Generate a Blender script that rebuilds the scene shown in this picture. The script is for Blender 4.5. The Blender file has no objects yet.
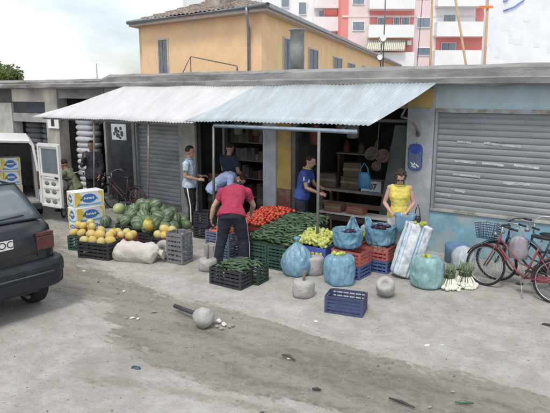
import bpy, bmesh, math, random
import numpy as np
from mathutils import Vector, Matrix, noise, Euler
random.seed(7)
R = math.radians
scene = bpy.context.scene
COL = scene.collection

# ------------------------------------------------------------------ camera
CAM_H, CAM_F, CAM_YAW = 2.9, 560.0, R(34.4)          # focal length in photo pixels (photo 550 wide)
CAM_PITCH = math.atan((206.5 - 93) / CAM_F)
cam_d = bpy.data.cameras.new('camera'); cam = bpy.data.objects.new('camera', cam_d); COL.objects.link(cam)
cam.location = (0, 0, CAM_H); cam.rotation_euler = (math.pi/2 - CAM_PITCH, 0, CAM_YAW)
cam_d.sensor_width = 36; cam_d.lens = CAM_F/550*36; cam_d.clip_end = 2000; cam_d.clip_start = 0.05
scene.camera = cam
# ------------------------------------------------------------------ sky, sun, exposure
SUN_EL, SUN_AZ = 60, 283      # direction the light comes from: azimuth measured from +X, counter-clockwise
world = bpy.data.worlds.new('World'); scene.world = world; world.use_nodes = True
nt = world.node_tree; nt.nodes.clear()
wo = nt.nodes.new('ShaderNodeOutputWorld'); bg = nt.nodes.new('ShaderNodeBackground'); bg.inputs['Strength'].default_value = 0.1
sky = nt.nodes.new('ShaderNodeTexSky'); sky.sky_type = 'NISHITA'; sky.sun_disc = False
sky.sun_elevation = R(SUN_EL); sky.sun_rotation = R(90 - SUN_AZ); sky.air_density = 1.0; sky.dust_density = 2.0
tc = nt.nodes.new('ShaderNodeTexCoord'); mp = nt.nodes.new('ShaderNodeMapping'); mp.inputs['Scale'].default_value = (1, 1, 2.6)
nz = nt.nodes.new('ShaderNodeTexNoise'); nz.inputs['Scale'].default_value = 1.7; nz.inputs['Detail'].default_value = 5; nz.inputs['Roughness'].default_value = .5
cr = nt.nodes.new('ShaderNodeValToRGB'); cr.color_ramp.elements[0].position = .44; cr.color_ramp.elements[0].color = (.22,)*3+(1,)
cr.color_ramp.elements[1].position = .62; cr.color_ramp.elements[1].color = (1, 1, 1, 1)
mx = nt.nodes.new('ShaderNodeMix'); mx.data_type = 'RGBA'; mx.inputs[7].default_value = (9.8, 9.9, 9.9, 1)
L = nt.links.new
L(tc.outputs['Generated'], mp.inputs['Vector']); L(mp.outputs[0], nz.inputs['Vector']); L(nz.outputs['Fac'], cr.inputs[0])
L(cr.outputs[0], mx.inputs[0]); L(sky.outputs[0], mx.inputs[6]); L(mx.outputs[2], bg.inputs['Color']); L(bg.outputs[0], wo.inputs['Surface'])
sun_d = bpy.data.lights.new('sun', 'SUN'); sun_d.energy = 1.25; sun_d.angle = R(14); sun_d.color = (1, .95, .87)
sun = bpy.data.objects.new('sun', sun_d); COL.objects.link(sun); sun.location = (0, 0, 30)
sd = Vector((math.cos(R(SUN_EL))*math.cos(R(SUN_AZ)), math.cos(R(SUN_EL))*math.sin(R(SUN_AZ)), math.sin(R(SUN_EL))))
sun.rotation_euler = sd.to_track_quat('Z', 'Y').to_euler()
scene.view_settings.view_transform = 'Standard'; scene.view_settings.look = 'None'
scene.view_settings.exposure = 0.64; scene.view_settings.gamma = 1; scene.view_settings.use_curve_mapping = False
scene.render.engine = 'CYCLES'

# ------------------------------------------------------------------ layout helpers: pixel of the photo -> point on a real plane
_fw = Vector((-math.sin(CAM_YAW)*math.cos(CAM_PITCH), math.cos(CAM_YAW)*math.cos(CAM_PITCH), -math.sin(CAM_PITCH)))
_rt = Vector((math.cos(CAM_YAW), math.sin(CAM_YAW), 0)); _up = _rt.cross(_fw); _C = Vector((0, 0, CAM_H))
def _ray(x, y): return _fw*CAM_F + _rt*(x-275) - _up*(y-206.5)
def G(x, y, z=0.0):
    d = _ray(x, y); return _C + d*((z-CAM_H)/d.z)
def W(x, y, Y):
    d = _ray(x, y); return _C + d*(Y/d.y)
def U(x, y, o, n):                                    # on the vertical plane through o with normal n
    d = _ray(x, y); return _C + d*((o-_C).dot(n)/d.dot(n))

# ------------------------------------------------------------------ materials
def nodes(m):
    m.use_nodes = True; return m.node_tree.nodes, m.node_tree.links
MATS = {}
def M(name, col, rough=.75, var=.18, scale=6, bump=.15, metal=0, col2=None, thr=None, spec=.4, bscale=None, soft=.06, stretch=(1,1,1), trans=0):
    if name in MATS: return MATS[name]
    m = bpy.data.materials.new(name); N, K = nodes(m); b = N['Principled BSDF']
    b.inputs['Roughness'].default_value = rough; b.inputs['Metallic'].default_value = metal
    b.inputs['Specular IOR Level'].default_value = spec
    t = N.new('ShaderNodeTexCoord'); mpp = N.new('ShaderNodeMapping'); mpp.inputs['Scale'].default_value = stretch
    K.new(t.outputs['Object'], mpp.inputs[0])
    n = N.new('ShaderNodeTexNoise'); n.inputs['Scale'].default_value = scale; n.inputs['Detail'].default_value = 6; n.inputs['Roughness'].default_value = .62
    K.new(mpp.outputs[0], n.inputs['Vector'])
    r = N.new('ShaderNodeValToRGB'); e = r.color_ramp.elements
    c = tuple(col)
    e[0].position = .32; e[0].color = tuple(max(0, v*(1-var)) for v in c)+(1,)
    e[1].position = .68; e[1].color = tuple(min(1, v*(1+var)) for v in c)+(1,)
    K.new(n.outputs['Fac'], r.inputs[0]); out = r.outputs[0]
    if col2 is not None:
        n2 = N.new('ShaderNodeTexNoise'); n2.inputs['Scale'].default_value = scale*.45; n2.inputs['Detail'].default_value = 9; n2.inputs['Roughness'].default_value = .7
        K.new(mpp.outputs[0], n2.inputs['Vector'])
        r2 = N.new('ShaderNodeValToRGB'); r2.color_ramp.elements[0].position = thr-soft; r2.color_ramp.elements[1].position = thr+soft
        K.new(n2.outputs['Fac'], r2.inputs[0])
        q = N.new('ShaderNodeMix'); q.data_type = 'RGBA'; K.new(r2.outputs[0], q.inputs[0]); K.new(out, q.inputs[6]); q.inputs[7].default_value = tuple(col2)+(1,)
        out = q.outputs[2]
    K.new(out, b.inputs['Base Color'])
    if bump:
        n3 = N.new('ShaderNodeTexNoise'); n3.inputs['Scale'].default_value = bscale or scale*5; n3.inputs['Detail'].default_value = 5
        K.new(mpp.outputs[0], n3.inputs['Vector'])
        bp = N.new('ShaderNodeBump'); bp.inputs['Strength'].default_value = bump; bp.inputs['Distance'].default_value = .02
        K.new(n3.outputs['Fac'], bp.inputs['Height']); K.new(bp.outputs[0], b.inputs['Normal'])
    if trans:
        tr = N.new('ShaderNodeBsdfTranslucent'); K.new(out, tr.inputs['Color']); ms = N.new('ShaderNodeMixShader'); ms.inputs[0].default_value = trans
        K.new(b.outputs[0], ms.inputs[1]); K.new(tr.outputs[0], ms.inputs[2]); K.new(ms.outputs[0], N['Material Output'].inputs['Surface'])
    MATS[name] = m; return m

def M_stripes(name, base, stripe, axis='X', freq=20, duty=.35, rough=.85, angular=False):
    m = bpy.data.materials.new(name); N, K = nodes(m); b = N['Principled BSDF']; b.inputs['Roughness'].default_value = rough
    t = N.new('ShaderNodeTexCoord'); s = N.new('ShaderNodeSeparateXYZ'); K.new(t.outputs['Object'], s.inputs[0])
    mu = N.new('ShaderNodeMath'); mu.operation = 'MULTIPLY'; mu.inputs[1].default_value = freq; K.new(s.outputs[axis], mu.inputs[0])
    fr = N.new('ShaderNodeMath'); fr.operation = 'FRACT'; K.new(mu.outputs[0], fr.inputs[0])
    lt = N.new('ShaderNodeMath'); lt.operation = 'LESS_THAN'; lt.inputs[1].default_value = duty; K.new(fr.outputs[0], lt.inputs[0])
    q = N.new('ShaderNodeMix'); q.data_type = 'RGBA'; K.new(lt.outputs[0], q.inputs[0]); q.inputs[6].default_value = tuple(base)+(1,); q.inputs[7].default_value = tuple(stripe)+(1,)
    n = N.new('ShaderNodeTexNoise'); n.inputs['Scale'].default_value = 7; K.new(t.outputs['Object'], n.inputs['Vector'])
    r = N.new('ShaderNodeValToRGB'); r.color_ramp.elements[0].color = (.75,.75,.75,1); r.color_ramp.elements[1].color = (1,1,1,1); K.new(n.outputs['Fac'], r.inputs[0])
    w = N.new('ShaderNodeMix'); w.data_type = 'RGBA'; w.blend_type = 'MULTIPLY'; w.inputs[0].default_value = 1; K.new(q.outputs[2], w.inputs[6]); K.new(r.outputs[0], w.inputs[7])
    K.new(w.outputs[2], b.inputs['Base Color'])
    return m

# ------------------------------------------------------------------ mesh helpers
def new_bm(): return bmesh.new()
def box(bm, lo, hi, mat=None):
    x0, y0, z0 = lo; x1, y1, z1 = hi
    vs = [bm.verts.new(p) for p in ((x0,y0,z0),(x1,y0,z0),(x1,y1,z0),(x0,y1,z0),(x0,y0,z1),(x1,y0,z1),(x1,y1,z1),(x0,y1,z1))]
    if mat is not None:
        for v in vs: v.co = mat @ v.co
    for f in ((0,3,2,1),(4,5,6,7),(0,1,5,4),(1,2,6,5),(2,3,7,6),(3,0,4,7)): bm.faces.new([vs[i] for i in f])
    return vs
def frame_of(a, b):
    d = (Vector(b)-Vector(a)); d.normalize(); h = Vector((0,0,1)) if abs(d.z) < .9 else Vector((1,0,0))
    u = d.cross(h).normalized(); v = d.cross(u).normalized(); return d, u, v
def ring(bm, c, u, v, ru, rv, n):
    return [bm.verts.new(Vector(c)+u*(ru*math.cos(2*math.pi*i/n))+v*(rv*math.sin(2*math.pi*i/n))) for i in range(n)]
def bridge(bm, r0, r1, smooth=True):
    n = len(r0)
    for i in range(n):
        f = bm.faces.new((r0[i], r0[(i+1)%n], r1[(i+1)%n], r1[i])); f.smooth = smooth
def tube(bm, a, b, r, r2=None, n=10, smooth=True):
    d, u, v = frame_of(a, b); r2 = r if r2 is None else r2
    A = ring(bm, a, u, v, r, r, n); B = ring(bm, b, u, v, r2, r2, n); bridge(bm, A, B, smooth)
    bm.faces.new(A[::-1]); bm.faces.new(B)
def path_tube(bm, pts, r, n=8, closed=False):
    pts = [Vector(p) for p in pts]; rs = []
    m = len(pts); prev = None
    for i, p in enumerate(pts):
        if closed: t = (pts[(i+1)%m]-pts[i-1]).normalized()
        else: t = (pts[min(i+1,m-1)]-pts[max(i-1,0)]).normalized()
        if prev is None:
            h = Vector((0,0,1)) if abs(t.z) < .9 else Vector((1,0,0)); u = t.cross(h).normalized()
        else: u = (prev - t*prev.dot(t)).normalized()
        prev = u; rr = r[i] if isinstance(r, (list, tuple)) else r
        rs.append(ring(bm, p, u, t.cross(u), rr, rr, n))
    for i in range(m-1): bridge(bm, rs[i], rs[i+1])
    if closed: bridge(bm, rs[-1], rs[0])
    else: bm.faces.new(rs[0][::-1]); bm.faces.new(rs[-1])
def ell(bm, c, r, seg=14, rings=9, rot=None, fn=None):
    M4 = Matrix.Translation(Vector(c)) @ (rot.to_4x4() if rot is not None else Matrix.Identity(4))
    rows = []
    for j in range(1, rings):
        th = math.pi*j/rings
        rows.append([])
        for i in range(seg):
            ph = 2*math.pi*i/seg; p = Vector((math.sin(th)*math.cos(ph), math.sin(th)*math.sin(ph), math.cos(th)))
            if fn: p = fn(p)
            rows[-1].append(bm.verts.new(M4 @ Vector((p.x*r[0], p.y*r[1], p.z*r[2]))))
    def pole(z):
        p = Vector((0,0,z)); p = fn(p) if fn else p
        return bm.verts.new(M4 @ Vector((p.x*r[0], p.y*r[1], p.z*r[2])))
    t, b = pole(1), pole(-1)
    for j in range(len(rows)-1):
        for i in range(seg):
            f = bm.faces.new((rows[j][i], rows[j+1][i], rows[j+1][(i+1)%seg], rows[j][(i+1)%seg])); f.smooth = True
    for i in range(seg):
        f = bm.faces.new((t, rows[0][i], rows[0][(i+1)%seg])); f.smooth = True
        f = bm.faces.new((b, rows[-1][(i+1)%seg], rows[-1][i])); f.smooth = True
def lathe(bm, prof, n=20, c=(0,0,0), fn=None, cap=True):
    rs = []
    for (r, z) in prof:
        rr = []
        for i in range(n):
            a = 2*math.pi*i/n; p = Vector((r*math.cos(a), r*math.sin(a), z))
            if fn: p = fn(p, a)
            rr.append(bm.verts.new(p+Vector(c)))
        rs.append(rr)
    for i in range(len(rs)-1): bridge(bm, rs[i], rs[i+1])
    if cap: bm.faces.new(rs[0][::-1]); bm.faces.new(rs[-1])
def loft(bm, rings_, side=(1,0,0), n=16, power=1.0):
    """rings_: (centre, half width along side, half depth). Sections follow the path; closed ends."""
    pts = [Vector(r[0]) for r in rings_]; out = []
    m = len(pts); s0 = Vector(side)
    for i in range(m):
        t = (pts[min(i+1,m-1)]-pts[max(i-1,0)]).normalized()
        u = (s0 - t*s0.dot(t)).normalized(); v = t.cross(u)
        rr = []
        for k in range(n):
            a = 2*math.pi*k/n; ca, sa = math.cos(a), math.sin(a)
            ca = math.copysign(abs(ca)**power, ca); sa = math.copysign(abs(sa)**power, sa)
            rr.append(bm.verts.new(pts[i]+u*(rings_[i][1]*ca)+v*(rings_[i][2]*sa)))
        out.append(rr)
    for i in range(m-1): bridge(bm, out[i], out[i+1])
    bm.faces.new(out[0][::-1]); bm.faces.new(out[-1])
def quad(bm, pts):
    f = bm.faces.new([bm.verts.new(Vector(p)) for p in pts]); return f
def prism(bm, pts2, depth, mat):
    """flat outline (x,z pairs) given thickness along y, then transformed"""
    a = [bm.verts.new(mat @ Vector((x, 0, z))) for x, z in pts2]; b = [bm.verts.new(mat @ Vector((x, depth, z))) for x, z in pts2]
    n = len(a); bm.faces.new(a); bm.faces.new(b[::-1])
    for i in range(n): bm.faces.new((a[i], b[i], b[(i+1)%n], a[(i+1)%n]))
def obj(name, bm, mat, parent=None, loc=None, rotz=0, bevel=0, autosmooth=False):
    bmesh.ops.recalc_face_normals(bm, faces=bm.faces[:])
    me = bpy.data.meshes.new(name); bm.to_mesh(me); bm.free()
    for mm in (mat if isinstance(mat, (list, tuple)) else [mat]): me.materials.append(mm)
    o = bpy.data.objects.new(name, me); COL.objects.link(o)
    if parent: o.parent = parent
    if loc is not None: o.location = loc
    if rotz: o.rotation_euler[2] = rotz
    if bevel:
        md = o.modifiers.new('bevel', 'BEVEL'); md.width = bevel; md.segments = 2; md.limit_method = 'ANGLE'
    return o
def tag(o, label=None, cat=None, group=None, kind=None):
    if label: o['label'] = label
    if cat: o['category'] = cat
    if group: o['group'] = group
    if kind: o['kind'] = kind
    return o
def thing(name, label, cat, loc=(0,0,0), rotz=0, group=None):
    o = bpy.data.objects.new(name, None); COL.objects.link(o); o.empty_display_size = .1
    o.location = loc; o.rotation_euler = (0, 0, rotz); return tag(o, label, cat, group)
def kids(o): return [c for c in bpy.data.objects if c.parent == o]
def dup(root, loc=None, rot=None, label=None, group=None, scale=None):
    def cp(o, par):
        c = o.copy(); COL.objects.link(c); c.parent = par
        for ch in KIDS.get(o.name) or kids(o): cp(ch, c)
        return c
    r = cp(root, None)
    if loc is not None: r.location = loc
    if rot is not None: r.rotation_euler = rot if not isinstance(rot, (int, float)) else (0, 0, rot)
    if scale is not None: r.scale = (scale,)*3 if isinstance(scale, (int, float)) else scale
    if label: r['label'] = label
    if group: r['group'] = group
    return r
KIDS = {}
def remesh(o, voxel, smooth=4, disp=0, dscale=8):
    md = o.modifiers.new('r', 'REMESH'); md.mode = 'VOXEL'; md.voxel_size = voxel; md.use_smooth_shade = True
    if smooth:
        s = o.modifiers.new('s', 'SMOOTH'); s.factor = .5; s.iterations = smooth
    dg = bpy.context.evaluated_depsgraph_get(); dg.update()
    me = bpy.data.meshes.new_from_object(o.evaluated_get(dg)); o.modifiers.clear()
    old = o.data; mats = list(old.materials); o.data = me
    me.materials.clear()
    for q in mats: me.materials.append(q)
    me.name = o.name
    if disp:
        nn = [v.normal.copy() for v in me.vertices]
        for v, nm in zip(me.vertices, nn):
            p = v.co*dscale
            v.co += nm*(disp*(noise.noise(Vector((p.x, p.y, p.z*.55)))+.5*noise.noise(p*2.3)))
    for p in me.polygons: p.use_smooth = True
    bpy.data.meshes.remove(old)
    return o
def text(name, body, size, mat, parent, M4, extrude=.002, bold=0):
    cu = bpy.data.curves.new(name, 'FONT'); cu.body = body; cu.size = size; cu.extrude = extrude; cu.align_x = 'CENTER'; cu.align_y = 'CENTER'; cu.offset = bold
    t = bpy.data.objects.new(name, cu); COL.objects.link(t)
    dg = bpy.context.evaluated_depsgraph_get(); dg.update()
    me = bpy.data.meshes.new_from_object(t.evaluated_get(dg)); COL.objects.unlink(t); bpy.data.objects.remove(t)
    me.transform(M4); me.materials.clear(); me.materials.append(mat)
    o = bpy.data.objects.new(name, me); COL.objects.link(o); o.parent = parent
    return o
# ------------------------------------------------------------------ colours
plaster_pale = M('plaster_pale', (.44,.43,.40), col2=(.27,.26,.24), thr=.58, soft=.1, scale=3)
plaster_dirty = M('plaster_dirty', (.50,.47,.41), col2=(.22,.20,.18), thr=.56, soft=.12, scale=2.5, stretch=(1,1,.5))
plaster_blue = M('plaster_blue', (.37,.48,.54), col2=(.44,.47,.47), thr=.60, soft=.1, scale=2.2, var=.12)
paint_blue = M('peeling_blue_paint', (.20,.38,.47), col2=(.36,.42,.42), thr=.50, soft=.07, scale=2.6, var=.25)
concrete = M('concrete', (.30,.30,.29), col2=(.17,.17,.16), thr=.57, soft=.1, scale=3, bump=.35)
concrete_dark = M('slab_concrete', (.27,.268,.26), col2=(.13,.125,.12), thr=.56, soft=.09, scale=2.2, bump=.4, stretch=(.6,1,2.5))
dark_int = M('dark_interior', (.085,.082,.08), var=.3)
grey_metal = M('grey_metal', (.30,.33,.36), rough=.45, metal=.4, scale=9)
pale_metal = M('pale_blue_metal', (.27,.34,.41), rough=.65, metal=.2, scale=9)
galv = M('galvanised_pipe', (.16,.165,.175), rough=.5, metal=.5, scale=12)
rusty = M('rusty_pipe', (.17,.13,.11), rough=.8, col2=(.28,.26,.25), thr=.55, scale=10)
black_pl = M('black_plastic', (.022,.024,.03), rough=.5, var=.3)
wood = M('timber', (.33,.22,.12), scale=5, stretch=(1,1,.2))
yellow_pl = M('ochre_plaster', (.52,.37,.13), col2=(.36,.26,.12), thr=.56, scale=3, soft=.08)
brick_red = M('red_brown_paint', (.22,.09,.065), col2=(.30,.2,.15), thr=.56, scale=5)
white_paint = M('white_paint', (.74,.74,.72), var=.06, scale=3, bump=.05)

# ------------------------------------------------------------------ ground
def axis(lo, hi, a, b, step):
    inner = list(np.arange(a, b+1e-6, step)); out = []
    x = a; s = step
    while x > lo: s *= 1.35; x -= s; out.append(max(x, lo))
    out = out[::-1]; x = b; s = step; tail = []
    while x < hi: s *= 1.35; x += s; tail.append(min(x, hi))
    return out+inner+tail
gx = axis(-260, 260, -17, 3, .09); gy = axis(-120, 400, 1.5, 10.6, .09)
mud_px = [(-60,212),(-20,225),(60,234),(84,262),(140,284),(200,300),(246,311),(300,326),(350,344.6),(397,357),(477,375),(550,392),(700,430),(900,700),(600,640),(420,470),(340,418),(305,401),(240,391),(194,381),(160,373),(121,360),(138,351),(93,331),(111,325),(96,318),(114,304),(80,297),(50,290),(-60,262)]
strip_px = [(70,376),(120,377),(160,384),(220,395),(300,409),(300,420),(230,404),(160,392),(110,384)]
def sdf(poly, X, Y):
    P = np.array(poly); d = np.full(X.shape, 1e9); ins = np.zeros(X.shape, bool); n = len(P)
    for i in range(n):
        a, b = P[i], P[(i+1)%n]; e = b-a; wx, wy = X-a[0], Y-a[1]
        t = np.clip((wx*e[0]+wy*e[1])/(e@e), 0, 1); d = np.minimum(d, np.hypot(wx-e[0]*t, wy-e[1]*t))
        c = ((a[1] > Y) != (b[1] > Y)) & (X < (b[0]-a[0])*(Y-a[1])/(b[1]-a[1]+1e-12)+a[0]); ins ^= c
    return np.where(ins, d, -d)
GX, GY = np.meshgrid(gx, gy, indexing='ij')
mud = sdf([tuple(G(*p))[:2] for p in mud_px], GX, GY); strip = sdf([tuple(G(*p))[:2] for p in strip_px], GX, GY)
rng = np.random.default_rng(3)
def ground_z(x, y):
    near = max(0, min(1, (12-abs(y-5))/8))*max(0, min(1, (24-abs(x+7))/8))
    return near*(.018*noise.noise(Vector((x*.9, y*.9, 0)))+.006*noise.noise(Vector((x*4, y*4, 3))))
gverts = []; nx_, ny_ = len(gx), len(gy)
for i in range(nx_):
    for j in range(ny_):
        m_ = mud[i, j]; dip = -.022*max(0, min(1, (m_+.05)/.5))
        gverts.append((gx[i], gy[j], ground_z(gx[i], gy[j])*(1 if GY[i,j] < 9.9 else 0)+dip-.012))
gfaces = [(i*ny_+j, (i+1)*ny_+j, (i+1)*ny_+j+1, i*ny_+j+1) for i in range(nx_-1) for j in range(ny_-1)]
gme = bpy.data.meshes.new('ground'); gme.from_pydata(gverts, [], gfaces)
at_ = gme.attributes.new('mud', 'FLOAT', 'POINT'); at_.data.foreach_set('value', mud.ravel().astype(np.float32))
at2 = gme.attributes.new('strip', 'FLOAT', 'POINT'); at2.data.foreach_set('value', strip.ravel().astype(np.float32))
for p in gme.polygons: p.use_smooth = True
ground = bpy.data.objects.new('ground', gme); COL.objects.link(ground); tag(ground, kind='structure')
gm = bpy.data.materials.new('ground'); N, K = nodes(gm); b = N['Principled BSDF']
def nn_(kind, **kw):
    n = N.new(kind)
    for k, v in kw.items(): n.inputs[k].default_value = v
    return n
def math_(op, a, b_=None, clamp=False):
    n = N.new('ShaderNodeMath'); n.operation = op; n.use_clamp = clamp
    for i, q in enumerate((a, b_)):
        if q is None: continue
        if isinstance(q, (int, float)): n.inputs[i].default_value = q
        else: K.new(q, n.inputs[i])
    return n.outputs[0]
def mixc(f, a, c):
    n = N.new('ShaderNodeMix'); n.data_type = 'RGBA'
    if isinstance(f, float): n.inputs[0].default_value = f
    else: K.new(f, n.inputs[0])
    for i, q in ((6, a), (7, c)):
        if isinstance(q, tuple): n.inputs[i].default_value = q+(1,)
        else: K.new(q, n.inputs[i])
    return n.outputs[2]
geo = N.new('ShaderNodeNewGeometry'); pos = geo.outputs['Position']
def noi(s, d=6, r=.6, stretch=None):
    n = nn_('ShaderNodeTexNoise', Scale=s, Detail=d, Roughness=r)
    if stretch:
        mpq = N.new('ShaderNodeMapping'); mpq.inputs['Scale'].default_value = stretch; mpq.inputs['Rotation'].default_value = (0, 0, .1); K.new(pos, mpq.inputs[0]); K.new(mpq.outputs[0], n.inputs['Vector'])
    else: K.new(pos, n.inputs['Vector'])
    return n.outputs['Fac']
def smooth_(v, lo, hi):
    n = N.new('ShaderNodeMapRange'); n.interpolation_type = 'SMOOTHSTEP'; K.new(v, n.inputs[0]); n.inputs[1].default_value = lo; n.inputs[2].default_value = hi; return n.outputs[0]
am = N.new('ShaderNodeAttribute'); am.attribute_name = 'mud'; as_ = N.new('ShaderNodeAttribute'); as_.attribute_name = 'strip'
n_big, n_mid, n_fine, n_grit = noi(.9, 5), noi(3.2, 8, .7), noi(14, 8, .7), noi(70, 4, .7)
n_strk = noi(1.6, 7, .65, (.35, 1.6, 1))
dirt_left = 0
edge = math_('ADD', math_('MULTIPLY', math_('SUBTRACT', n_strk, .5), 1.5), math_('ADD', math_('MULTIPLY', math_('SUBTRACT', n_mid, .5), .6), math_('MULTIPLY', math_('SUBTRACT', n_fine, .5), .35)))
mk = smooth_(math_('ADD', am.outputs['Fac'], edge), -.07, .11)
mk2 = smooth_(math_('ADD', as_.outputs['Fac'], math_('MULTIPLY', edge, .5)), -.05, .08)
mk = math_('MULTIPLY', math_('MAXIMUM', mk, math_('MULTIPLY', mk2, .8)), math_('ADD', .82, math_('MULTIPLY', smooth_(n_fine, .35, .55), .18)))
pale = mixc(smooth_(n_mid, .35, .68), (.37,.352,.315), (.48,.465,.43))
pale = mixc(math_('MULTIPLY', smooth_(n_big, .5, .7), .5), pale, (.27,.255,.225))
pale = mixc(math_('MULTIPLY', smooth_(n_fine, .54, .72), .6), pale, (.21,.195,.17)); pale = mixc(math_('MULTIPLY', smooth_(n_grit, .58, .7), .5), pale, (.22,.21,.19))
mudc = mixc(smooth_(n_strk, .35, .65), (.195,.175,.143), (.285,.262,.220))
mudc = mixc(math_('MULTIPLY', smooth_(n_fine, .54, .70), .6), mudc, (.13,.12,.105)); mudc = mixc(math_('MULTIPLY', smooth_(n_mid, .56, .68), .45), mudc, (.31,.295,.265)); mudc = mixc(math_('MULTIPLY', smooth_(n_grit, .58, .7), .5), mudc, (.12,.11,.10))
sx_ = N.new('ShaderNodeSeparateXYZ'); K.new(pos, sx_.inputs[0])
far_dirt = math_('MULTIPLY', smooth_(math_('ADD', sx_.outputs['X'], math_('MULTIPLY', n_mid, 2.0)), -7.6, -9.8), smooth_(n_fine, .35, .6))
pale = mixc(math_('MULTIPLY', far_dirt, .7), pale, (.20,.185,.16))
pud = smooth_(math_('ADD', noi(.55, 3, .5, (.45, 1.3, 1)), 0.0), .53, .57)
mudc = mixc(math_('MULTIPLY', pud, .55), mudc, (.30,.275,.225))
trk = nn_('ShaderNodeTexWave', Scale=1.15, Distortion=5.0, Detail=4.0); trk.inputs['Detail Scale'].default_value = 1.2; mpt = N.new('ShaderNodeMapping'); mpt.inputs['Rotation'].default_value = (0, 0, R(72)); K.new(pos, mpt.inputs[0]); K.new(mpt.outputs[0], trk.inputs['Vector'])
mudc = mixc(math_('MULTIPLY', math_('MULTIPLY', smooth_(trk.outputs['Fac'], .62, .9), smooth_(n_fine, .38, .6)), .32), mudc, (.14,.128,.108))
stain = math_('MULTIPLY', smooth_(noi(.5, 6, .7), .56, .68), .4); pale = mixc(stain, pale, (.25,.235,.205))
allc = mixc(mk, pale, mudc)
cr1 = N.new('ShaderNodeTexVoronoi'); cr1.feature = 'DISTANCE_TO_EDGE'; cr1.inputs['Scale'].default_value = .42
wv_ = N.new('ShaderNodeVectorMath'); wv_.operation = 'ADD'; nzc = nn_('ShaderNodeTexNoise', Scale=2.2, Detail=5.0); K.new(pos, nzc.inputs['Vector']); K.new(pos, wv_.inputs[0]); K.new(nzc.outputs['Color'], wv_.inputs[1]); K.new(wv_.outputs[0], cr1.inputs['Vector'])
crk = math_('MULTIPLY', math_('LESS_THAN', cr1.outputs['Distance'], .0055), math_('MULTIPLY', math_('SUBTRACT', 1.0, mk), smooth_(n_big, .42, .55)))
allc = mixc(math_('MULTIPLY', crk, .22), allc, (.13,.12,.11))
# cracks and stray dark spots
vor = nn_('ShaderNodeTexVoronoi', Scale=5.0); K.new(pos, vor.inputs['Vector'])
spot = math_('MULTIPLY', math_('LESS_THAN', vor.outputs['Distance'], .075), smooth_(n_mid, .5, .6))
allc = mixc(math_('MULTIPLY', spot, .6), allc, (.09,.085,.08))
vor2 = nn_('ShaderNodeTexVoronoi', Scale=9.0); K.new(pos, vor2.inputs['Vector'])
spot2 = math_('MULTIPLY', math_('LESS_THAN', vor2.outputs['Distance'], .07), smooth_(n_strk, .5, .6))
allc = mixc(math_('MULTIPLY', spot2, .7), allc, (.55,.54,.52))
K.new(allc, b.inputs['Base Color'])
rg = N.new('ShaderNodeMapRange'); K.new(mk, rg.inputs[0]); rg.inputs[3].default_value = .9; rg.inputs[4].default_value = .62; K.new(rg.outputs[0], b.inputs['Roughness'])
b.inputs['Specular IOR Level'].default_value = .3
hgt = math_('ADD', math_('MULTIPLY', n_fine, .7), math_('ADD', math_('MULTIPLY', n_grit, .35), math_('MULTIPLY', n_mid, 1.0)))
bp = N.new('ShaderNodeBump'); bp.inputs['Strength'].default_value = .8; bp.inputs['Distance'].default_value = .03; K.new(hgt, bp.inputs['Height']); K.new(bp.outputs[0], b.inputs['Normal'])
gme.materials.append(gm)

# ------------------------------------------------------------------ the row of shops (one building)
D = 10.02
shops = thing('shop_building', 'low concrete shop row with flat roof slab, roller shutters and dark open shopfronts', 'shop building', (-8, D, 0))
def sp(name, bm, mat, **k):                      # part of the shop row; vertices given in world space
    for v in bm.verts: v.co -= Vector((-8, D, 0))
    return obj(name, bm, mat, shops, **k)
def pbox(name, lo, hi, mat, **k):
    bm = new_bm(); box(bm, lo, hi); return sp(name, bm, mat, **k)
# flat roof: a thick rough-edged slab
bm = new_bm()
xs = list(np.arange(-26, 6.01, .16)); sect = [(-.30, 3.02), (-.38, 3.05), (-.40, 3.14), (-.36, 3.17), (-.37, 3.30), (-.30, 3.36), (.4, 3.38), (5.6, 3.42), (5.6, 3.02)]
prev = None
for x in xs:
    rr = []
    for k, (yy, zz) in enumerate(sect):
        j = .03 if k < 6 else .012; q = Vector((x*1.7, yy*9, zz*9))
        up_ = .05*max(0, noise.noise(Vector((x*.7, 4, 0))))*(1 if k in (4,5,6) and x < -11.5 else .2)
        rr.append(bm.verts.new((x, D+yy+j*noise.noise(q), zz+.6*j*noise.noise(q+Vector((9,9,9)))+up_-.10*max(0, min(1, (-11.8-x)/.3))*(1 if k in (4,5,6) else 0))))
    if prev:
        for k in range(len(rr)): bm.faces.new((prev[k], prev[(k+1)%len(rr)], rr[(k+1)%len(rr)], rr[k]))
    else: bm.faces.new(rr)
    prev = rr
bm.faces.new(prev[::-1]); sp('roof_slab', bm, concrete_dark)
Y1 = D+.28; ZT = 3.03
def wallp(x0, x1, z0, z1, mat, name='wall', dy=0): return pbox(name, (x0, D+dy, z0), (x1, Y1, z1), mat)
wallp(-3.38, 3.4, 2.56, ZT, plaster_blue)                        # band above the right shutter
wallp(-3.38, 3.4, -.1, .80, paint_blue)                          # painted wall under it
wallp(-3.88, -3.38, -.1, ZT, M('pillar_plaster', (.36,.39,.40), col2=(.25,.29,.31), thr=.55, scale=3, soft=.1), 'pillar', -.03)
wallp(-6.45, -3.88, 2.62, ZT, plaster_dirty)
wallp(-6.81, -6.452, .86, ZT, yellow_pl); wallp(-6.81, -6.452, -.1, .86, brick_red, dy=-.004)
wallp(-7.15, -6.812, -.1, ZT, M('whitish_pillar', (.50,.54,.60), col2=(.36,.38,.42), thr=.58, scale=3), 'pillar', -.05)
wallp(-9.15, -7.152, 2.5, ZT, plaster_dirty)
wallp(-9.66, -9.15, -.1, ZT, plaster_pale, 'pillar', -.04)
wallp(-11.28, -9.662, 2.34, ZT, plaster_pale)
wallp(-11.38, -11.282, -.1, ZT, concrete, 'pillar', -.02)
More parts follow.
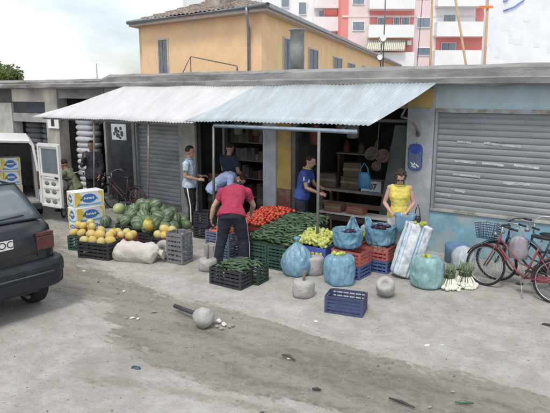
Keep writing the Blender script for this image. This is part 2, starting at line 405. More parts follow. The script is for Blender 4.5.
wallp(-12.4, -11.382, 2.3, ZT, plaster_pale)
wallp(-12.48, -12.402, -.1, ZT, concrete, 'pillar', -.02)
wallp(-14.42, -12.482, 2.75, ZT, concrete_dark)
wallp(-15.02, -14.42, -.1, ZT, plaster_dirty, 'pillar', -.05)
wallp(-16.78, -15.022, 2.64, ZT, plaster_dirty)
wallp(-16.78, -15.022, 2.30, 2.638, M('dark_signboard', (.05,.055,.07)), 'signboard', .03)
wallp(-16.78, -15.022, 2.04, 2.298, concrete, 'lintel', -.02)
wallp(-17.5, -16.782, -.1, 2.60, plaster_pale, 'pillar', -.05); wallp(-17.5, -16.782, 2.602, ZT, dark_int, dy=.01)
wallp(-26, -17.502, -.1, ZT, plaster_dirty)
# rooms behind the openings
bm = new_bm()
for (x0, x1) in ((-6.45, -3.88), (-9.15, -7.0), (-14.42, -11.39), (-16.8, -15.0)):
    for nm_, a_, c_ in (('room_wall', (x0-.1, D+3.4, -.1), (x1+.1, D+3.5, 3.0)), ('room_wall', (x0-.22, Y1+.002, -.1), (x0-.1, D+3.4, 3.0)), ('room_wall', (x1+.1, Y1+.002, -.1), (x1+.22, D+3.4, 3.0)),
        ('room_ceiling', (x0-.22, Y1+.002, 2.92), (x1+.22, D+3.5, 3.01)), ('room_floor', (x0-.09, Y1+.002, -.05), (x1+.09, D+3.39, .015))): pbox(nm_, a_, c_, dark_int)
pbox('back_wall', (-26, D+5.4, -.1), (6, D+5.55, 3.01), plaster_dirty)
# roller shutters: real corrugated slats
def shutter(x0, x1, z0, z1, mat, pitch=.105, lbl=None):
    bm = new_bm(); rows = []; z = z0; prof = []
    while z < z1:
        for k, (dy, dz) in enumerate(((.0, 0), (-.012, .010), (-.019, .04), (-.017, .072), (-.006, .086), (0.004, .094))):
            prof.append((dy, z+dz*pitch/.105))
        z += pitch
    prof = [p for p in prof if p[1] <= z1]
    cols = np.linspace(x0, x1, 24)
    for (dy, zz) in prof: rows.append([bm.verts.new((x, D+.09+dy+.006*noise.noise(Vector((x*1.1, zz*1.5, x0))), zz)) for x in cols])
    for i in range(len(rows)-1):
        for j in range(len(cols)-1): f = bm.faces.new((rows[i][j], rows[i][j+1], rows[i+1][j+1], rows[i+1][j])); f.smooth = False
    s = sp('roller_shutter', bm, mat)
    if lbl: s['label'] = lbl
    for xx in (x0-.0, x1-.05):
        b2 = new_bm(); box(b2, (xx, D+.0, z0), (xx+.05, D+.12, z1)); 
        for v in b2.verts: v.co -= Vector((-8, D, 0))
        obj('guide_rail', b2, grey_metal, s)
    return s
sh_mat = M('shutter_metal', (.25,.275,.29), rough=.65, metal=.05, col2=(.205,.22,.225), thr=.56, soft=.1, scale=2.2, stretch=(.4,1,1.6))
sh_mat2 = M('shutter_metal_left', (.36,.38,.40), rough=.55, metal=.15, col2=(.2,.2,.2), thr=.55, soft=.1, scale=2.2, stretch=(.4,1,1.6))
s1 = shutter(-3.37, 3.3, .80, 2.56, sh_mat, lbl='wide grey roller shutter on the right')
# torn paper strips and scrawls left on the shutter
bm = new_bm()
for (x0, y0, x1, y1) in ((457,141.5,471,142.5),(484,143,521,147),(455,160.5,476,163),(482,163,504,165.5),(514,165,539,168),(453,174,480,177),(437,193,450,196),(455,190,465,192),(503,183,530,184.5)):
    a = W(x0, y0, D+.07); c = W(x1, y1, D+.07); n_ = 12; bm = new_bm()
    for k in range(n_):
        xa, xb = a.x+(c.x-a.x)*k/n_, a.x+(c.x-a.x)*(k+1)/n_; zz = a.z+(c.z-a.z)*(k/n_); w1 = .022+.014*random.random(); w2 = .02+.014*random.random()
        box(bm, (xa, D+.066, zz-w1*.7), (xb+.001, D+.0695, zz+w2*.7))
    for v in bm.verts: v.co -= Vector((-8, D, 0))
    obj('torn_paper_strip', bm, M('torn_paper', (.50,.53,.56), col2=(.33,.36,.39), thr=.52, scale=9), s1)
pbox('shutter_box', (-3.37, D-.02, 2.562), (3.3, D+.1, 2.63), M('rust_edge', (.24,.20,.17), col2=(.33,.36,.38), thr=.5))
shutter(-11.26, -9.68, .10, 2.33, sh_mat2, lbl='narrower roller shutter left of the open shop')
pbox('sill', (-11.28, D-.06, -.1), (-9.67, Y1-.01, .10), concrete)
# ledge of the right shutter with grime line
pbox('sill', (-3.37, D-.035, .775), (3.3, D+.08, .81), M('sill_concrete', (.40,.39,.36), col2=(.22,.22,.2), thr=.55))
# door frame posts in the openings
for x0, x1, mt in ((-6.44, -6.35, galv), (-9.14, -9.02, black_pl), (-8.35, -8.29, galv)):
    b2 = new_bm(); box(b2, (x0, D+.02, 0), (x1, D+.14, 2.6)); sp('door_frame', b2, mt)
# dark folding door leaf, right of opening two
b2 = new_bm(); prism(b2, [(-.62, 0), (0, 0), (0, 2.28), (-.28, 2.28)], .04, Matrix.Translation((-3.9, D+.12, .02))); sp('door_leaf', b2, M('dark_green_sheet', (.07,.085,.085)), )
b2 = new_bm(); box(b2, (-12.30, D+.04, .02), (-11.40, D+.09, 2.28)); sp('door_leaf', b2, M('dark_blue_door', (.055,.06,.068), var=.3, scale=4))
b2 = new_bm(); box(b2, (-4.95, D+.3, 2.34), (-3.9, D+.34, 2.40)); sp('crossbar', b2, galv)

# ------------------------------------------------------------------ corrugated awnings
awn_white = M('awning_sheet_white', (.68,.69,.70), rough=.5, var=.10, scale=2.5, bump=.06, trans=.22, col2=(.60,.60,.59), thr=.62, soft=.12, stretch=(1.6,.5,.5))
awn_blue = M('awning_sheet_bluish', (.40,.46,.50), rough=.5, metal=.1, var=.12, scale=2.5, bump=.06, stretch=(2.2,.6,.6), col2=(.30,.33,.35), thr=.58, soft=.12)
def awning(fl, fr, bl, br, mat, label, nm='corrugated_awning'):
    t = thing(nm, label, 'awning', (fl+fr)/2)
    o0 = (fl+fr)/2; Lf = (fr-fl).length; pitch = .082; n = int(Lf/pitch)*8; bm = new_bm(); rows = []
    for j in range(7):
        v = j/6; row = []
        for i in range(n+1):
            u = i/n; p = (fl.lerp(fr, u)).lerp(bl.lerp(br, u), v)
            p = p+Vector((0, 0, .0085*math.sin(2*math.pi*u*n/8)-.03*math.sin(math.pi*v)+.035*noise.noise(Vector((p.x*1.1, p.y*1.1, 1)))+(.010*noise.noise(Vector((p.x*3.1, 5, 1))) if j == 0 else 0)))
            row.append(p)
        rows.append([bm.verts.new(p-o0) for p in row])
        if j == 0: first = row
    for j in range(6):
        for i in range(n): f = bm.faces.new((rows[j][i], rows[j][i+1], rows[j+1][i+1], rows[j+1][i])); f.smooth = True
    s = obj('sheet', bm, mat, t)
    md = s.modifiers.new('t', 'SOLIDIFY'); md.thickness = .004
    return t, o0
fl_ = W(32, 116.5, 8.35); fm_ = W(192, 123.5, 8.4); fr_ = W(369, 125, 8.5)
bl_ = W(128, 85.5, D-.32); bm_ = W(268, 85, D-.32); br_ = W(441, 80.5, D-.32)
awL, oL = awning(fl_, fm_, bl_, bm_, awn_white, 'long white corrugated awning sheet over the melons, left half of the canopy')
awR, oR = awning(fm_+Vector((-.25, .02, .03)), fr_, bm_+Vector((-.2, 0, .02)), br_, awn_blue, 'bluish corrugated awning sheet over the tomatoes, right half of the canopy')
# carrying frame of the right sheet
b2 = new_bm(); a = W(214, 125.5, 8.5); c = W(357, 132, 8.5); path_tube(b2, [a-oR, c-oR], .038, n=4)
obj('front_beam', b2, pale_metal, awR)
for k, x in enumerate((-6.6, -5.5, -4.5)):
    b2 = new_bm(); path_tube(b2, [Vector((x, 8.5, 2.26))-oR, Vector((x+.1, D-.02, 2.80))-oR], .022, n=6); obj('rafter', b2, galv, awR)
b2 = new_bm(); box(b2, (fl_.x+.3-oL.x, 8.45-oL.y, fl_.z-.06-oL.z), (fm_.x-oL.x, 8.50-oL.y, fl_.z-.025-oL.z)); obj('front_beam', b2, galv, awL)
for k, x in enumerate((-12.2, -10.7, -9.2)):
    b2 = new_bm(); path_tube(b2, [Vector((x, 8.45, 2.2))-oL, Vector((x+.1, D-.02, 2.86))-oL], .02, n=6); obj('rafter', b2, galv, awL)
# ochre soffit board seen under the lifted corner + bracket arms
b2 = new_bm(); box(b2, (-4.6, D-.06, 2.64), (-3.42, D-.035, 2.98)); sp('soffit_board', b2, yellow_pl)
br = thing('wall_bracket', 'bent pipe bracket fixed high on the pillar beside the awning corner', 'bracket', (-3.75, D-.1, 2.6))
b2 = new_bm(); pts = [W(412, 94, D-.12), W(408, 103, D-.3), W(401, 117, D-.4)]; path_tube(b2, [p-br.location for p in pts], .02, n=7); obj('arm', b2, rusty, br)
b2 = new_bm(); pts = [W(401, 117, D-.4), W(410, 119, D-.35), W(416, 127, D-.25), W(418, 134, D-.1)]; path_tube(b2, [p-br.location for p in pts], .022, n=7); obj('arm', b2, rusty, br)
b2 = new_bm(); tube(b2, W(418, 133, D-.1)-br.location, W(418, 135, D-.02)-br.location, .04); obj('flange', b2, rusty, br)
# awning posts
def post(px_top, top_y, px_bot, yb, mat, label, r=.024, group=None, Y=8.3):
    tpt = W(px_top, top_y, Y); bpt = Vector((W(px_bot, 200, Y).x, Y, 0))
    t = obj('awning_post', new_tube([Vector((0,0,-.02)), tpt-bpt], r), mat); t.location = bpt
    return tag(t, label, 'post')
def new_tube(pts, r, n=10):
    b_ = new_bm(); path_tube(b_, pts, r, n); return b_
post(148.5, 122, 147, 205, rusty, 'thin dark awning post in front of the narrow roller shutter', .02, Y=8.45)
post(94, 119, 93, 190, rusty, 'thin brown awning post in front of the man in the dark jacket', .02, Y=8.45)
post(213.5, 126, 213, 230, galv, 'grey awning post between the striped-shirt man and the bent people', .026, Y=8.5)
post(319, 131, 318, 250, M('pole_grey', (.17,.165,.16), rough=.6, metal=.2), 'thick grey awning post in front of the cucumbers and yellow peppers', .026, Y=8.05)

# ------------------------------------------------------------------ orange house
hc = thing('orange_house', 'orange rendered house with tiled hip roof and grey gutters behind the shop row', 'house')
def onfw(px, z_depth):     # ground position of photo column px at forward distance
    d = _ray(px, 93); t = z_depth/(d.dot(Vector((-math.sin(CAM_YAW), math.cos(CAM_YAW), 0)))); return Vector((_C.x+d.x*t, _C.y+d.y*t, 0))
ZE = 5.85
cE = onfw(267, CAM_F*(ZE-2.9)/83.5/1.0*1.02); lE = onfw(132, CAM_F*(ZE-2.9)/67*1.02); rE = onfw(432, CAM_F*(ZE-2.9)/13.0*1.02)
hc.location = (cE.x, cE.y, 0)
u1 = (lE-cE).normalized(); u2 = (rE-cE).normalized(); OV = .45
cW = cE+(u1+u2)*OV; lW = lE-u1*OV+u2*OV; rW = rE-u2*OV+u1*OV
org = M('orange_render', (.80,.55,.32), var=.08, scale=1.6, col2=(.70,.52,.34), thr=.6, soft=.15, bump=.08)
cream = M('cream_render', (.80,.57,.31), var=.08, scale=1.6, bump=.08)
def hw(p): return Vector(p)-hc.location
def wallquad(name, a, c, z0, z1, mat, thick=.3, parent=hc):
    n = Vector((0,0,1)).cross(c-a).normalized(); 
    if n.dot(Vector((a.x, a.y, 0))) < 0: n = -n            # inward = away from camera
    bm = new_bm(); vs = [bm.verts.new(hw(Vector((q.x, q.y, z)))) for z in (z0, z1) for q in (a, c, c+n*thick, a+n*thick)]
    for f in ((0,1,2,3),(4,5,6,7),(0,1,5,4),(1,2,6,5),(2,3,7,6),(3,0,4,7)): bm.faces.new([vs[i] for i in f])
    return obj(name, bm, mat, parent)
wallquad('wall', lW, cW, 0, ZE+.1, org); wallquad('wall', cW+u2*.31, rW, 0, ZE+.1, cream)
far = lW+(rW-cW)
wallquad('wall', lW+u2*.31, far, 0, ZE+.1, org); wallquad('wall', rW+u1*.31, far, 0, ZE+.1, org)
# hip roof with pantile rows as geometry
tile = M('roof_tiles', (.27,.20,.16), var=.5, scale=9, col2=(.36,.33,.30), thr=.52, soft=.05, bump=.6)
farE = lE+(rE-cE); mid1 = cE.lerp(lE, .5); rise = 1.15
hip = min((lE-cE).length/2*.9, 4)
r1 = mid1+u2*hip+Vector((0,0,ZE+rise)); r2 = mid1+(rE-cE)-u2*hip+Vector((0,0,ZE+rise))
Ec, El, Er, Ef = [Vector((q.x, q.y, ZE)) for q in (cE, lE, rE, farE)]
bm = new_bm()
def tiled(a, b_, tb, ta, pitch=.24):
    n = max(2, int((b_-a).length/pitch))*4; rows = 8; nrm = (b_-a).cross(ta-a).normalized(); 
    if nrm.z < 0: nrm = -nrm
    pr = None
    for j in range(rows*2+1):
        v = (j//2+(j%2)*.98)/rows; v = min(v, 1); rr = []
        for i in range(n+1):
            u = i/n; base = a.lerp(b_, u).lerp(ta.lerp(tb, u), v)
            off = .045*abs(math.sin(math.pi*u*n/4))+(.05 if j % 2 == 0 else 0)+.02*noise.noise(base*3)
            rr.append(bm.verts.new(hw(base+nrm*off)))
        if pr:
            for i in range(n): bm.faces.new((pr[i], pr[i+1], rr[i+1], rr[i]))
        pr = rr
tiled(El, Ec, r1, r1+u1*.01); tiled(Ec, Er, r2, r1); tiled(Er, Ef, r2, r2+u1*.01); tiled(Ef, El, r1, r2)
roof = obj('roof', bm, tile, hc)
bm = new_bm(); vs = [bm.verts.new(hw(q+Vector((0,0,-.16)))) for q in (Ec, El, Ef, Er)]; v2 = [bm.verts.new(hw(q+Vector((0,0,-.02)))) for q in (Ec, El, Ef, Er)]
bm.faces.new(vs); bm.faces.new(v2)
for i in range(4): bm.faces.new((vs[i], vs[(i+1)%4], v2[(i+1)%4], v2[i]))
obj('eaves', bm, M('eaves_soffit', (.48,.40,.36)), hc)
bm = new_bm()
gout = [El-u2*.07, Ec-u2*.07-u1*.07, Er-u1*.07]
path_tube(bm, [hw(q+Vector((0,0,.0))) for q in gout], .085, 8); obj('gutter', bm, grey_metal, hc)
# downpipe on the left face near the corner
bm = new_bm(); dpx = cW+u1*((cW-onfw(250, 20)).length*0+.55); pth = [Vector((dpx.x, dpx.y, z)) for z in (5.2, 0)]
nrm1 = Vector((0,0,1)).cross(u1).normalized(); nrm1 = nrm1 if nrm1.dot(Vector((cW.x, cW.y, 0))) < 0 else -nrm1
gpt = Ec-u2*.07+u1*.9; path_tube(bm, [hw(gpt), hw(Vector((gpt.x, gpt.y, ZE-.25))), hw(pth[0]+nrm1*.08), hw(pth[1]+nrm1*.08)], .055, 8); obj('downpipe', bm, grey_metal, hc)
shut_m = M('grey_shutters', (.17,.20,.23), rough=.6); frame_m = M('pale_frame', (.55,.5,.45))
glass_d = M('dark_glass', (.05,.06,.07), rough=.12, var=.1, bump=0, spec=.8)
def window_on(o0, udir, nrm, px0, px1, py0, py1, parent, off, mat=shut_m, fr=frame_m, leaf=2, nm='window', fw=.06):
    a = U(px0, py0, o0, nrm); b_ = U(px1, py1, o0, nrm); wd = abs((b_-a).dot(udir)); ht = a.z-b_.z
    c = Vector((a.x, a.y, 0)).lerp(Vector((b_.x, b_.y, 0)), .5); X = udir if (b_-a).dot(udir) > 0 else -udir
    outn = nrm if nrm.dot(c) < 0 else -nrm
    Mx = Matrix(((X.x, outn.x, 0, 0), (X.y, outn.y, 0, 0), (0, 0, 1, 0), (0, 0, 0, 1))); Mx.translation = Vector((c.x, c.y, b_.z))-off
    bm = new_bm(); w2 = wd/2
    box(bm, (-w2-fw, -.02, -fw), (-w2, .05, ht+fw), Mx); box(bm, (w2, -.02, -fw), (w2+fw, .05, ht+fw), Mx); box(bm, (-w2, -.02, ht), (w2, .05, ht+fw), Mx); box(bm, (-w2, -.02, -fw), (w2, .08, 0), Mx)
    wo_ = obj(nm, bm, fr, parent)
    bm = new_bm()
    for k in range(leaf):
        x0 = -w2+wd*k/leaf+.015; x1 = -w2+wd*(k+1)/leaf-.015; box(bm, (x0, .0, .0), (x1, .02, ht), Mx)
        if leaf > 1: box(bm, (x0+.02, .02, ht*.02), (x0+.06, .035, ht*.98), Mx); box(bm, (x1-.06, .02, ht*.02), (x1-.02, .035, ht*.98), Mx)
    obj('pane', bm, mat, wo_)
    return wo_
n_l = nrm1; n_r = Vector((0,0,1)).cross(u2).normalized()
dark_top = M('shutter_top', (.10,.11,.12))
window_on(cW, u1, n_l, 158.8, 169, 40.5, 84, hc, hc.location)
for (a_, b_, c_, d_) in ((283,291.5,38,84),(308.5,317,48.5,84),(333,341,57,84),(347.5,354,63,84),(362,366,66,84),(372,375,68,84)):
    window_on(cW, u2, n_r, a_, b_, c_, d_, hc, hc.location)
# chimney
bm = new_bm(); pc = cE.lerp(lE, .42)+u2*1.6; box(bm, (-.42,-.3,0), (.42,.3,1.7), Matrix.Translation(hw(Vector((pc.x, pc.y, ZE+.3)))) @ Matrix.Rotation(math.atan2(u1.y, u1.x), 4, 'Z'))
box(bm, (-.5,-.38,1.7), (.5,.38,1.85), Matrix.Translation(hw(Vector((pc.x, pc.y, ZE+.3)))) @ Matrix.Rotation(math.atan2(u1.y, u1.x), 4, 'Z'))
obj('chimney', bm, M('chimney_brick', (.40,.36,.33), col2=(.30,.22,.18), thr=.5), roof)

# ------------------------------------------------------------------ apartment blocks far behind
vh = Vector((-math.sin(CAM_YAW), math.cos(CAM_YAW), 0)); AD = 64.0
ah = 13.0
pink = M('pink_render', (.78,.28,.25), var=.05, scale=.6, bump=.03); whit = M('white_render', (.84,.85,.86), var=.05, scale=.6, bump=.03)
palepink = M('pale_pink_render', (.80,.66,.66), var=.05, scale=.6, bump=.03)
blueglass = M('bluish_glass', (.16,.22,.28), rough=.1, var=.1, bump=0, spec=.9)
def apart(name, label, dist): 
    o0 = vh*dist; return thing(name, label, 'apartment block' if name == 'apartment_block' else 'scaffold', (o0.x, o0.y, 0)), o0
def fbox(parent, o0, name, px0, px1, py0, py1, d0, d1, mat):
    a = U(px0, py0, o0, vh); b_ = U(px1, py1, o0, vh); xa = (a-o0).dot(_rt); xb = (b_-o0).dot(_rt)
    Mx = Matrix(((_rt.x, vh.x, 0, 0), (_rt.y, vh.y, 0, 0), (0, 0, 1, 0), (0, 0, 0, 1)))
    bm = new_bm(); box(bm, (xa, d0, b_.z), (xb, d1, a.z), Mx); return obj(name, bm, mat, parent)
pb, po = apart('apartment_block', 'tall pink and white apartment block with white balconies and a striped awning behind the shops', AD)
fbox(pb, po, 'wall', 342, 476, -28, 130, 0, 12, pink)
for (x0, x1) in ((349.5,366),(416,431)): fbox(pb, po, 'pale_wall_strip', x0, x1, -28, 130, -.05, -.002, palepink)
fbox(pb, po, 'pale_wall_strip', 434, 474, -28, 36, -.06, -.003, whit)
fbox(pb, po, 'pale_wall_strip', 342, 476, 15.5, 17.5, -.09, -.052, palepink)
def fwin(parent, o0, x0, x1, y0, y1, mat=blueglass, leaf=2, yoff=0): return window_on(o0-vh*(.09+yoff), _rt, vh, x0, x1, y0, y1, parent, Vector((o0.x, o0.y, 0)), mat, whit, leaf)
for (a_, b_, c_, d_) in ((353,364,-4,4),(353,364,22,30.5),(378,384,18,26),(394,399,17.5,26),(402,409,17.5,25),(417.5,429.5,18,27.5),(417.5,429.5,48,55),(444,455,15,23),(442,455,43,52),(378,385,46,54),(417.5,429.5,-10,-2),(444,455,-12,-4)):
    fwin(pb, po, a_, b_, c_, d_)
def balcony(parent, o0, x0, x1, y0, y1, dep=1.3, mat=whit):
    b_ = fbox(parent, o0, 'balcony', x0, x1, y0, y1, -dep, -dep+.12, mat); 
    fbox(b_, o0, 'floor_slab', x0, x1, y1-1.2, y1+.2, -dep+.12, -.1, mat)
    fbox(b_, o0, 'side_panel', x0, x0+1, y0, y1-1.3, -dep+.122, -.1, mat); fbox(b_, o0, 'side_panel', x1-1, x1, y0, y1-1.3, -dep+.122, -.1, mat); return b_
for (x0, x1, y0, y1) in ((368,412,-3,10.5),(367,411,26,38.5),(368,411,53,68),(435,481,-4,8),(434,482,23,37.5),(432,478,51,68)): balcony(pb, po, x0, x1, y0, y1)
# striped sun awning on the left balcony
a = U(368, 39.5, po-vh*1.5, vh); b_ = U(406, 49, po-vh*2.6, vh)
bm = new_bm(); p0 = U(369, 39.5, po-vh*.6, vh)-po; p1 = U(406, 39.5, po-vh*.6, vh)-po; p2 = U(405, 49, po-vh*1.9, vh)-po; p3 = U(367, 49, po-vh*1.9, vh)-po
n_ = 40; ta = [bm.verts.new(p0.lerp(p1, i/n_)) for i in range(n_+1)]; tb = [bm.verts.new(p3.lerp(p2, i/n_)) for i in range(n_+1)]; tcv = [bm.verts.new(p3.lerp(p2, i/n_)+Vector((0,0,-.18))) for i in range(n_+1)]
for i in range(n_):
    for q, w_ in ((ta, tb), (tb, tcv)): f = bm.faces.new((q[i], q[i+1], w_[i+1], w_[i])); f.material_index = i % 2
sa = obj('sun_awning', bm, [M('awning_cream', (.66,.62,.50)), M('awning_green', (.33,.34,.25))], pb); md = sa.modifiers.new('t', 'SOLIDIFY'); md.thickness = .03
ac = fbox(pb, po, 'air_conditioner', 406, 410, 41, 45.5, -.6, -.12, whit)
wb, wo2 = apart('apartment_block', 'plain white apartment block with small windows and rounded balconies left of the pink one', 68)
fbox(wb, wo2, 'wall', 262, 321, -28, 130, 0, 12, whit); fbox(wb, wo2, 'wall', 321.05, 343, -28, 130, .3, 12, pink)
fbox(wb, wo2, 'wall', 181, 261.9, -28, 15, .6, 12, M('grey_white_render', (.70,.73,.76), var=.05, scale=.6))
for (a_, b_, c_, d_) in ((281.5,289,-4,7),(299,306,2.5,14.5),(319.3,324,11,18.5),(334,337,17.5,24)): fwin(wb, wo2, a_, b_, c_, d_, leaf=1)
for (x0, x1, y0, y1) in ((314,345,-6,9.5),(313,341,18,32)): balcony(wb, wo2, x0, x1, y0, y1, 1.2)
# made-up white screen standing for a bus window reflection; scaffolding poles before it
sb_, so = apart('reflection_screen', 'tall made-up white screen for a window reflection, with faint blue marks, behind the roof', 40)
sheet = M('reflection_white', (.78,.81,.84), var=.06, scale=.8, col2=(.60,.70,.78), thr=.60, soft=.05, bump=.3, bscale=3)
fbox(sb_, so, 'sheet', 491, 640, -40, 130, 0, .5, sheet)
for k in range(12):  # pale patches of the window reflection, added as thin boxes
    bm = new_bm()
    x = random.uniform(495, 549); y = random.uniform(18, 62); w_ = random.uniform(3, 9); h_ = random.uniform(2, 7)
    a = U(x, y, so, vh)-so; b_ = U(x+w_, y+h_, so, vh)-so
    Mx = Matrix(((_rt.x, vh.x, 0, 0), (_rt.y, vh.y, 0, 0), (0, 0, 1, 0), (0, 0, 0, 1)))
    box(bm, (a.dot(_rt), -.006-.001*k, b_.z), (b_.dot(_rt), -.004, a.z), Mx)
    obj('reflection_patch', bm, M('reflection_bluish', (.72,.77,.81), var=.06, scale=2, col2=(.76,.78,.80), thr=.5), sb_)
bm = new_bm()
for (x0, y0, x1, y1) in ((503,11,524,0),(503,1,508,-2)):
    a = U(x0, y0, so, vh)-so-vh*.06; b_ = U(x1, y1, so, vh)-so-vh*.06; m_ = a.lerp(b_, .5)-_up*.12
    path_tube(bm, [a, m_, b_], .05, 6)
obj('blue_stroke', bm, M('blue_mark', (.16,.25,.62)), sb_)  # blue marks seen in the reflection, added as tubes
tan = M('tan_pole', (.48,.33,.20), scale=4); orange_pl = M('orange_coupler', (.75,.22,.06))
for k, (x0, y0, x1, y1, dist, lb) in enumerate(((433,-30,430,75,30,'slim tan scaffold pole standing before the pink balconies'),(453,-16,468,77,18,'leaning brown pole crossing in front of the right balconies'),(489,-20,484,76,30,'slim tan scaffold pole between pink block and white reflection screen'))):
    o0 = vh*dist; a = U(x0, y0, o0, vh); b_ = U(x1, y1, o0, vh); dz = b_-a; b2p = a+dz*(a.z/(a.z-b_.z))
    po_ = obj('scaffold_pole', new_tube([b2p-b2p, a-b2p], .055*dist/30*1.15, 8), tan); po_.location = b2p; tag(po_, lb, 'pole')
ob = obj('orange_flag', (lambda b_: (box(b_, (-.35,-.02,-.06), (.35,.02,.06)), b_)[1])(new_bm()), orange_pl); ob.location = U(486, 7, vh*29.9, vh); ob.rotation_euler[2] = CAM_YAW; tag(ob, 'small orange tag tied to the scaffold pole beside the white reflection screen', 'tag')

# ------------------------------------------------------------------ things on the flat roof
b2 = new_bm(); vp0 = W(297, 71, D+.9); vt = W(298, 29, D+.9); lathe(b2, [(.16,0),(.16,.5),(.155,vt.z-3.36-.04),(.19,vt.z-3.36-.03),(.19,vt.z-3.36)], 18)
o_ = obj('vent_stack', b2, M('cement_pipe', (.27,.29,.29), col2=(.18,.19,.19), thr=.55)); o_.location = (vp0.x, D+.9, 3.36); tag(o_, 'thick grey cement vent pipe rising from the shop roof before the orange house', 'vent pipe')
b2 = new_bm(); o0 = Vector((W(210, 70, D+.6).x, D+.6, 3.37))
f4 = [W(190.5, 56.5, D+.6)-o0, W(237, 66, D+.6)-o0]; path_tube(b2, [W(183, 72, D+.1)-o0, f4[0], f4[1], W(236, 73, D+.3)-o0], .014, 6); path_tube(b2, [f4[0], W(191, 73, D+1.0)-o0], .012, 6); path_tube(b2, [f4[1]-Vector((.0,0,0)), W(238, 72, D+.9)-o0], .012, 6)
o_ = obj('pipe_frame', b2, galv); o_.location = o0; tag(o_, 'thin bent pipe frame lying on the roof slab before the orange wall', 'pipe frame')
def dish(px, py, r, foot, label):
    c = W(px, py, D+1.4); t = thing('satellite_dish', label, 'satellite dish', (c.x, c.y, 3.38))
    b2 = new_bm(); prof = [(.002+r*k/6, .25*r*(k/6)**2) for k in range(7)]; lathe(b2, prof, 18, cap=False)
    q = obj('dish', b2, white_paint, t); q.location = (0, 0, c.z-3.38); q.rotation_euler = (R(75), 0, R(10)); md = q.modifiers.new('t', 'SOLIDIFY'); md.thickness = .01
    obj('mast', new_tube([Vector((0,.05,0)), Vector((0,.05,foot))], .013, 6), galv, t)
    b2 = new_bm(); path_tube(b2, [(0,-.0,c.z-3.38-.1), (0,-.22,c.z-3.38+.02)], .008, 5); obj('feed_arm', b2, galv, t); return t
dish(383, 38.5, .075, 1.95, 'small white satellite dish on a tall mast before the striped balcony awning')
dish(380, 57.5, .06, .55, 'low small white dish on the roof edge below the taller mast')
b2 = new_bm(); w0 = W(97, 76, D+.5); wt = W(97.5, 63, D+.5); path_tube(b2, [(0,0,0), (.02,0,wt.z-3.3)], .012, 5); o_ = obj('rebar_stub', b2, galv); o_.location = (w0.x, D+.5, 3.28); tag(o_, 'short upright rod on the roof edge left of the orange house', 'rod')
# overhead line coming down in front of the pink block
b2 = new_bm(); a = U(424, -20, vh*30, vh); b_ = U(417, 66, vh*30, vh); path_tube(b2, [a-a, b_-a], .02, 5); o_ = obj('hanging_cable', b2, M('cable', (.12,.12,.12))); o_.location = a; tag(o_, 'thin dark cable hanging in front of the pink block window column', 'cable')
# far tree at the left
def leafy(name, base, height, rad, n, label, col, leaf=.10, seed=1):
    rnd = random.Random(seed); t = thing(name, label, 'tree', base); b2 = new_bm()
    path_tube(b2, [(0,0,0), (.08,0,height*.35), (-.05,.1,height*.7)], [.18,.13,.06], 8)
    clumps = []
    for k in range(16):
        a = rnd.uniform(0, 6.28); rr = rnd.uniform(.15, 1)*rad; z = height*(.55+.4*rnd.random()); e = Vector((rr*math.cos(a), rr*math.sin(a), z)); clumps.append((e, rad*rnd.uniform(.22,.42)))
        path_tube(b2, [(0,0,height*.4), e*.6+Vector((0,0,height*.22)), e], [.06,.03,.012], 5)
    obj('trunk', b2, M('bark', (.14,.11,.08)), t)
    b2 = new_bm()
    for k in range(n):
        c, r_ = rnd.choice(clumps); d = Vector((rnd.gauss(0,1), rnd.gauss(0,1), rnd.gauss(0,.8))).normalized()*r_*rnd.random()**.4
        p = c+d; u = Vector((rnd.gauss(0,1), rnd.gauss(0,1), rnd.gauss(0,1))).normalized(); v = u.cross(Vector((rnd.gauss(0,1), rnd.gauss(0,1), rnd.gauss(0,1)))).normalized(); s = leaf*rnd.uniform(.6,1.3)
        f = b2.faces.new([b2.verts.new(p+u*s), b2.verts.new(p+v*s*.45), b2.verts.new(p-u*s), b2.verts.new(p-v*s*.45)])
    obj('crown', b2, M(name+'_leaves', col, var=.5, scale=1.5, bump=0, trans=.3), t); return t
leafy('broadleaf_tree', (U(2, 93, vh*26, vh).x, U(2, 93, vh*26, vh).y, 0), 4.05, 1.25, 9000, 'green leafy tree top showing over the left end of the shop roof', (.16,.21,.08), .085, 4)
leafy('broadleaf_tree', (U(-22, 93, vh*29, vh).x, U(-22, 93, vh*29, vh).y, 0), 4.6, 2.2, 7000, 'second leafy tree mostly outside the left edge behind the shops', (.12,.18,.06), .13, 9)
